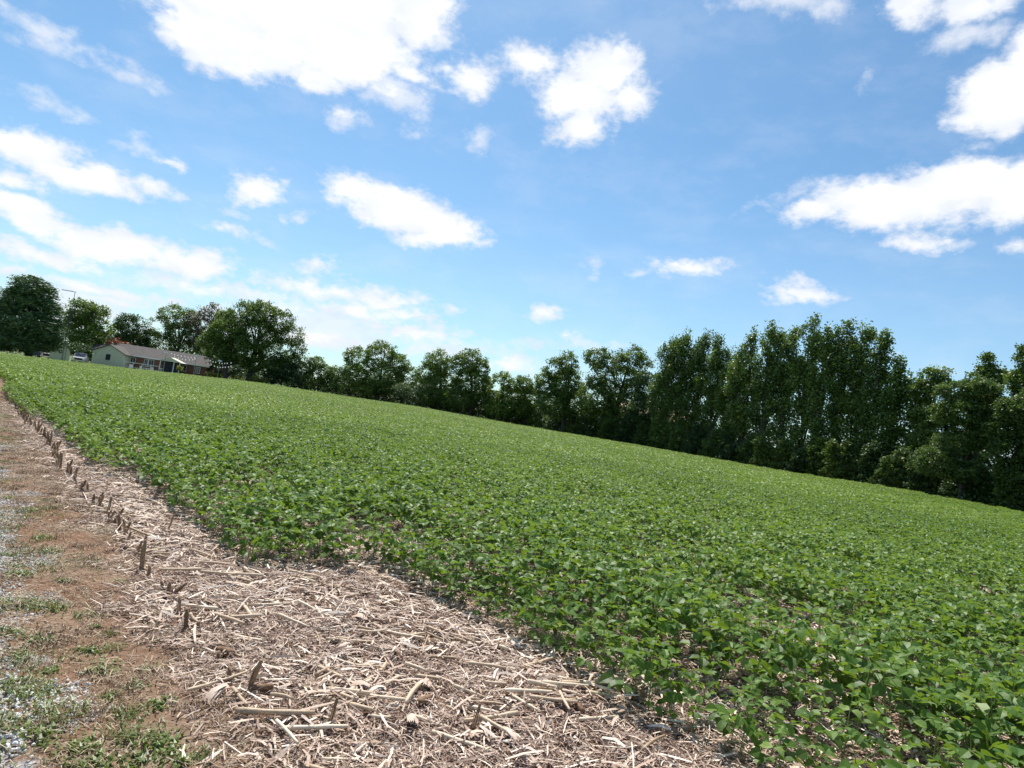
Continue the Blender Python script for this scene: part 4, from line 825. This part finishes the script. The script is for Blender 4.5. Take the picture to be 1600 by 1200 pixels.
def roof_slabs(mb, x0, x1, y0, y1, ze, zr, th=.14, axis='x', ov=.4):
    if axis == 'x':
        ym = (y0+y1)/2; sl_ = (zr-ze)/(ym-y0)
        for s_, ya in ((1, y0-ov), (-1, y1+ov)):
            za = ze-ov*sl_; V = [(x0, ya, za), (x1, ya, za), (x1, ym, zr), (x0, ym, zr)]; V += [(a_, b_, c_+th) for a_, b_, c_ in V]
            mb.add(V, [(3, 2, 1, 0), (4, 5, 6, 7), (0, 1, 5, 4), (1, 2, 6, 5), (2, 3, 7, 6), (3, 0, 4, 7)])
    else:
        xm = (x0+x1)/2; sl_ = (zr-ze)/(xm-x0)
        for xa in (x0-ov, x1+ov):
            za = ze-ov*sl_; V = [(xa, y0, za), (xa, y1, za), (xm, y1, zr), (xm, y0, zr)]; V += [(a_, b_, c_+th) for a_, b_, c_ in V]
            mb.add(V, [(3, 2, 1, 0), (4, 5, 6, 7), (0, 1, 5, 4), (1, 2, 6, 5), (2, 3, 7, 6), (3, 0, 4, 7)])
m_ = MB(); roof_slabs(m_, xh0, xr+.35, 2.5, 9.5, wl+.05, rz_+.2); m_.build('roof', M['shingle'], H)
m_ = MB(); roof_slabs(m_, xg0, xg1, -.25, 5.2, wl-.13, 3.64, .10, 'y', .25); o = m_.build('roof', M['shingle'], H); o['label'] = 'garage wing roof'
MB().box(xg1+.15, xr+.35, 1.98, 2.08, wl-.18, wl+.02).build('fascia', M['white'], H)
def window(px, z0, z1, wpx, yl, parent, ytop=None, frame=M['white']):
    x = hx(px, yl); hw = wpx/2/9.4
    f = MB(); b_ = .07
    f.box(x-hw, x-hw+b_, yl-.05, yl, z0, z1).box(x+hw-b_, x+hw, yl-.05, yl, z0, z1).box(x-hw+b_, x+hw-b_, yl-.05, yl, z1-b_, z1).box(x-hw+b_, x+hw-b_, yl-.05, yl, z0, z0+b_).box(x-.02, x+.02, yl-.045, yl, z0+b_, z1-b_)
    o = f.build('window', frame, parent)
    MB().box(x-hw+b_, x+hw-b_, yl-.03, yl-.005, z0+b_, z1-b_).build('pane', M['dkglass'], o)
window(167, 1.15, 2.1, 6.5, -.004, H, frame=M['dkmetal']); window(207, 1.2, 2.15, 8, 2.496, H); window(228, 1.0, 2.25, 6, 2.496, H); window(236, 1.0, 2.25, 8, 2.496, H); window(289, 1.1, 2.2, 7, 2.496, H); window(311, 1.1, 2.2, 7, 2.496, H)
MB().box(hx(262, 2.5)-.45, hx(262, 2.5)+.45, 2.44, 2.497, .1, 2.15).build('door', M['screen'], H)
xp0, xp1 = hx(249, -.2), hx(282, -.2)
m_ = MB(); roof_slabs(m_, xp0, xp1, -.3, 2.0, wl-.15, wl+.45, .08, 'y', .2); o = m_.build('porch_roof', M['siding'], H); o['label'] = 'small cream gabled porch roof'
m_ = MB(); gable_prism(m_, xp0, xp1, -.28, -.2, wl-.16, wl+.43); m_.build('porch_gable', M['siding'], H)
for x_ in (xp0+.1, (xp0+xp1)/2+.6, xp1-.1): MB().box(x_-.06, x_+.06, -.2, -.08, 0, wl-.162).build('porch_post', M['white'], H)
MB().box(xp0+.2, xp1-.2, -.06, 2.4, -.05, .12).build('porch_floor', M['grey'], H)
MB().box(xp0+.2, xp1-.2, .9, .93, .13, wl-.17).build('porch_screen', M['screen'], H)  # opaque dark sheet: shade inside the screened porch painted as its colour
def house_at(px, yl, z=0):
    c, s = math.cos(YAW), math.sin(YAW); x = hx(px, yl); return (ox+c*x-s*yl, oy+s*x+c*yl, hz+z)
# white rail fence before the patio
fx0, fx1 = hx(194, 0), hx(249, -.4)
fe = empty('rail_fence', house_at(194, -.4), YAW, label='white pipe rail fence along the patio between garage and porch', cat='fence'); Lf = fx1-fx0
MB().box(0, Lf, -.03, .03, 1.28, 1.36).build('rail', M['white'], fe); MB().box(0, Lf, -.03, .03, .55, .61).build('rail', M['white'], fe)
for k in range(5): MB().box(k*Lf/4-.04, k*Lf/4+.04, -.036, .036, -.1, 1.40).build('post', M['white'], fe)
# patio set
def chair(px, yl, rz, lb):
    c_ = empty('patio_chair', house_at(px, yl), rz, label=lb, cat='patio chair', group='white patio chairs')
    MB().box(-.25, .25, -.25, .25, .42, .47).build('seat', M['white'], c_); MB().box(-.25, .25, .22, .27, .47, .98).build('backrest', M['white'], c_)
    for sx in (-.22, .22):
        for sy in (-.21, .21): MB().box(sx-.025, sx+.025, sy-.025, sy+.025, 0, .42).build('leg', M['white'], c_)
chair(205, .8, .5, 'white patio chair near the garage corner behind the rail'); chair(223, .4, 2.6, 'white patio chair left of the patio table'); chair(238, .5, 4.0, 'white patio chair right of the patio table')
tb = empty('patio_table', house_at(230, .6), 0, label='white round patio table behind the rail fence', cat='patio table')
MB().tube([(0, 0, .70), (0, 0, .74)], [.55, .55], 16).build('tabletop', M['white'], tb)
for k in range(4): a_ = k*math.pi/2+.6; MB().tube([(.35*math.cos(a_), .35*math.sin(a_), .70), (.42*math.cos(a_), .42*math.sin(a_), 0)], [.02, .02], 6).build('leg', M['white'], tb)
bn = empty('rubbish_bin', house_at(253, -.9), YAW, label='pale grey wheeled bin standing at the left porch post', cat='bin')
MB().add([(-.24, -.24, 0), (.24, -.24, 0), (.24, .24, 0), (-.24, .24, 0), (-.3, -.3, 1.0), (.3, -.3, 1.0), (.3, .3, 1.0), (-.3, .3, 1.0)], [(3, 2, 1, 0), (4, 5, 6, 7), (0, 1, 5, 4), (1, 2, 6, 5), (2, 3, 7, 6), (3, 0, 4, 7)]).build('bin_body', M['grey'], bn)
MB().box(-.33, .33, -.33, .33, 1.0, 1.08).build('lid', M['white'], bn)
# party light poles and strings
poles = []
for px, py, Y_, lb in ((260, 550.5, 101.5, 'white topped light pole in front of the porch left side'), (307, 556.5, 100.5, 'white topped light pole in front of the right end of the house'), (344, 564, 103, 'white topped light pole under the small oak')):
    x_, y_, z_ = at_depth(px, py, Y_); g_ = gz(x_, y_); q = empty('light_pole', (x_, y_, g_), 0, label=lb, cat='light pole', group='light poles on the lawn')
    MB().tube([(0, 0, 0), (0, 0, z_-g_-.1)], [.05, .04], 8).build('pole', M['grey'], q); MB().box(-.26, .26, -.18, .18, z_-g_-.1, z_-g_+.12).build('lamp_head', M['lens'], q); poles.append((x_, y_, z_))
bul = MB(); bul.tube([(0, 0, .10), (0, 0, .05), (0, 0, 0), (0, 0, -.05), (0, 0, -.09)], [.03, .055, .075, .06, .03], 8); bulm = bul.mesh('bulb', True); bulm.materials.append(M['bulb'])
for strand, Y_, lb in (([(268, 552.5), (273, 554), (278, 555.2), (283, 556.4), (289, 557.3), (294, 558.4), (299, 559), (304, 559.5)], 101, 'upper string of white bulbs between the first two light poles'),
        ([(273, 558), (279, 560.2), (285, 561.2), (290, 562.2), (296, 562.4), (301, 562), (305, 561)], 100.6, 'lower string of white bulbs in front of the porch roof'),
        ([(325, 562.3), (329, 563.6), (333, 565.4), (337, 566), (343, 567.2), (347, 568), (351, 567.9), (355, 567.8), (361, 567.2)], 101.5, 'upper string of white bulbs hanging under the small oak'),
        ([(325, 568.5), (330, 570), (335, 572), (340, 573.8), (344, 574.2), (348, 574.2), (352, 574), (357, 573.6), (361, 572.4)], 101, 'lower string of white bulbs hanging under the small oak')):
    P = [np.array(at_depth(a_, b_, Y_)) for a_, b_ in strand]; o_ = P[0]; root = empty('string_lights', tuple(o_), 0, label=lb, cat='string lights', group='party string lights')
    MB().tube([p_-o_+np.array([0, 0, .1]) for p_ in P], [.012]*len(P), 4).build('wire', M['dkmetal'], root)
    for p_ in P: link('bulb', bulm, None, root, tuple(p_-o_))
# shed
sx_, sy_, sz_ = at_depth(92.5, 560, 92); sg = gz(sx_, sy_); sh = empty('garden_shed', (sx_, sy_, sg), R(35), label='small cream garden shed with rounded barn roof', cat='shed')
prof = [(-1.2, 0), (-1.2, 1.45), (-.95, 1.95), (-.45, 2.25), (0, 2.32), (.45, 2.25), (.95, 1.95), (1.2, 1.45), (1.2, 0)]
V = [(a_, 0, b_) for a_, b_ in prof]+[(a_, 3, b_) for a_, b_ in prof]; n_ = len(prof)
MB().add(V, [tuple(range(n_))[::-1], tuple(range(n_, 2*n_))]+[(i, i+1, n_+i+1, n_+i) for i in (0, 7)]).build('wall', M['siding'], sh)
rp = [(a_*1.05, b_+.05) for a_, b_ in prof[1:-1]]; rV = [(a_, -.12, b_) for a_, b_ in rp]+[(a_, 3.1, b_) for a_, b_ in rp]; q = len(rp)
MB().add(rV, [(i, i+1, q+i+1, q+i) for i in range(q-1)]).build('roof', M['shingle'], sh)
MB().box(-.55, .55, -.03, .0, .05, 1.75).build('door', M['siding'], sh); MB().box(-.18, .18, -.06, -.032, 1.25, 1.75).build('vent', M['dkglass'], sh)
# cars (front view)
def car(px, Y_, paint, lb, rz, cat, pickup=False):
    x_, y_, z_ = at_depth(px, 558, Y_); g_ = gz(x_, y_); c_ = empty('parked_car', (x_, y_, g_), rz, label=lb, cat=cat)
    def section(yv, w_, z0, z1): return [(-w_, yv, z0), (w_, yv, z0), (w_, yv, z0+(z1-z0)*.55), (w_*.9, yv, z1), (-w_*.9, yv, z1), (-w_, yv, z0+(z1-z0)*.55)]
    secs = [section(-2.3, .80, .42, .92), section(-2.15, .90, .35, 1.02), section(-1.0, .92, .32, 1.10), section(2.0, .92, .32, 1.10), section(2.3, .84, .4, 1.0)]
    V = [p_ for s_ in secs for p_ in s_]; Fc = [(i*6+k, i*6+(k+1) % 6, i*6+6+(k+1) % 6, i*6+6+k) for i in range(4) for k in range(6)]+[tuple(range(6))[::-1], tuple(range(24, 30))]
    MB().add(V, Fc).build('body', paint, c_)
    y1 = 1.0 if pickup else 2.0
    V = [(-.85, -1.05, 1.10), (.85, -1.05, 1.10), (.70, -.35, 1.68), (-.70, -.35, 1.68), (-.85, y1, 1.10), (.85, y1, 1.10), (.70, y1-.3, 1.68), (-.70, y1-.3, 1.68)]
    MB().add(V, [(0, 1, 2, 3), (5, 4, 7, 6), (3, 2, 6, 7), (1, 5, 6, 2), (4, 0, 3, 7)]).build('cabin', paint, c_)
    MB().add([(-.75, -1.03, 1.16), (.75, -1.03, 1.16), (.62, -.43, 1.62), (-.62, -.43, 1.62)], [(0, 1, 2, 3)]).build('windscreen', M['dkglass'], c_).location = (0, -.03, .012)
    MB().box(-.5, .5, -2.34, -2.30, .62, .82).build('grille', M['rubber'], c_); MB().box(-.85, .85, -2.40, -2.31, .40, .56).build('bumper', M['chrome'], c_)
    for s_ in (-.66, .66):
        MB().box(s_-.13, s_+.13, -2.35, -2.29, .66, .84).build('headlight', M['lens'], c_)
        for yv in (-1.45, 1.45):
            wq = MB().tube([(s_*1.25-.11, yv, .34), (s_*1.25+.11, yv, .34)], [.34, .34], 14).build('wheel', M['rubber'], c_)
            MB().tube([(s_*1.25+(.12 if s_ > 0 else -.12), yv, .34), (s_*1.25+(.125 if s_ > 0 else -.125), yv, .34)], [.19, .17], 10).build('rim', M['chrome'], wq)
        MB().box(s_*1.5-.09, s_*1.5+.09, -.95, -.85, 1.12, 1.28).build('mirror', paint, c_)
car(126, 99, M['carpaint'], 'silver grey pickup parked nose out beside the cream garage', R(28), 'pickup', True)
car(60, 96, M['carblue'], 'dark car parked in shade under the pine left of the shed', R(60), 'car')
# antenna mast
bx_, by_, bz_ = at_depth(103, 558, 80); tx_ = at_depth(117.5, 456, 80); bg_ = gz(bx_, by_); Hm = tx_[2]-bg_
an = empty('antenna_mast', (tx_[0], by_, bg_), R(20), label='tall dark lattice mast with a television antenna on top beside the pine', cat='antenna mast')
m_ = MB()
for k in range(3):
    a_ = k*2.094; m_.tube([(.24*math.cos(a_), .24*math.sin(a_), 0), (.10*math.cos(a_), .10*math.sin(a_), Hm*.72), (.02*math.cos(a_), .02*math.sin(a_), Hm*.8)], [.025, .022, .02], 5)
    for j in range(16):
        f0, f1 = j/16, (j+1)/16; r0, r1 = .24-.14*f0, .24-.14*f1; b_ = a_+2.094; m_.tube([(r0*math.cos(a_), r0*math.sin(a_), Hm*.72*f0), (r1*math.cos(b_), r1*math.sin(b_), Hm*.72*f1)], [.014, .014], 3)
m_.build('lattice', M['dkmetal'], an); MB().tube([(0, 0, Hm*.78), (0, 0, Hm)], [.04, .03], 6).build('mast_tube', M['dkmetal'], an)
bm = MB().tube([(-1.45, 0, Hm-.02), (.12, 0, Hm-.02)], [.035, .035], 6).build('boom', M['dkmetal'], an)
for k in range(7): L_ = .25+.06*k; MB().tube([(-1.4+.2*k, -L_, Hm+.02), (-1.4+.2*k, L_, Hm+.02)], [.014, .014], 4).build('antenna_rod', M['dkmetal'], bm)
x_, y_, z_ = at_depth(40, 542, 90); g_ = gz(x_, y_); tag(MB().box(-.06, .06, -.06, .06, 0, z_-g_).build('fence_post', M['white'], None, (x_, y_, g_)), 'single white post at the field edge in front of the pine', 'post')
# old house beyond the hedgerow, glimpsed through the branches
x0, y0, _ = at_depth(968, 676, 104); x1 = at_depth(1082, 690, 104)[0]; g_ = gz(x0, y0); wd = x1-x0
fh = empty('farmhouse', (x0, y0, g_), R(4), label='red brick house with tan roof glimpsed behind the hedgerow', cat='house')
MB().box(0, wd, 0, 8, 0, 4.7).build('wall', M['oldbrick'], fh); m_ = MB(); roof_slabs(m_, -.4, wd+.4, 0, 8, 4.72, 7.0); m_.build('roof', M['tan'], fh)
for k in range(4):
    xx = wd*(.14+.24*k); q = MB().box(xx-.5, xx+.5, -.06, -.004, 1.2, 2.6).build('window', M['white'], fh); MB().box(xx-.42, xx+.42, -.09, -.062, 1.28, 2.52).build('pane', M['dkglass'], q)
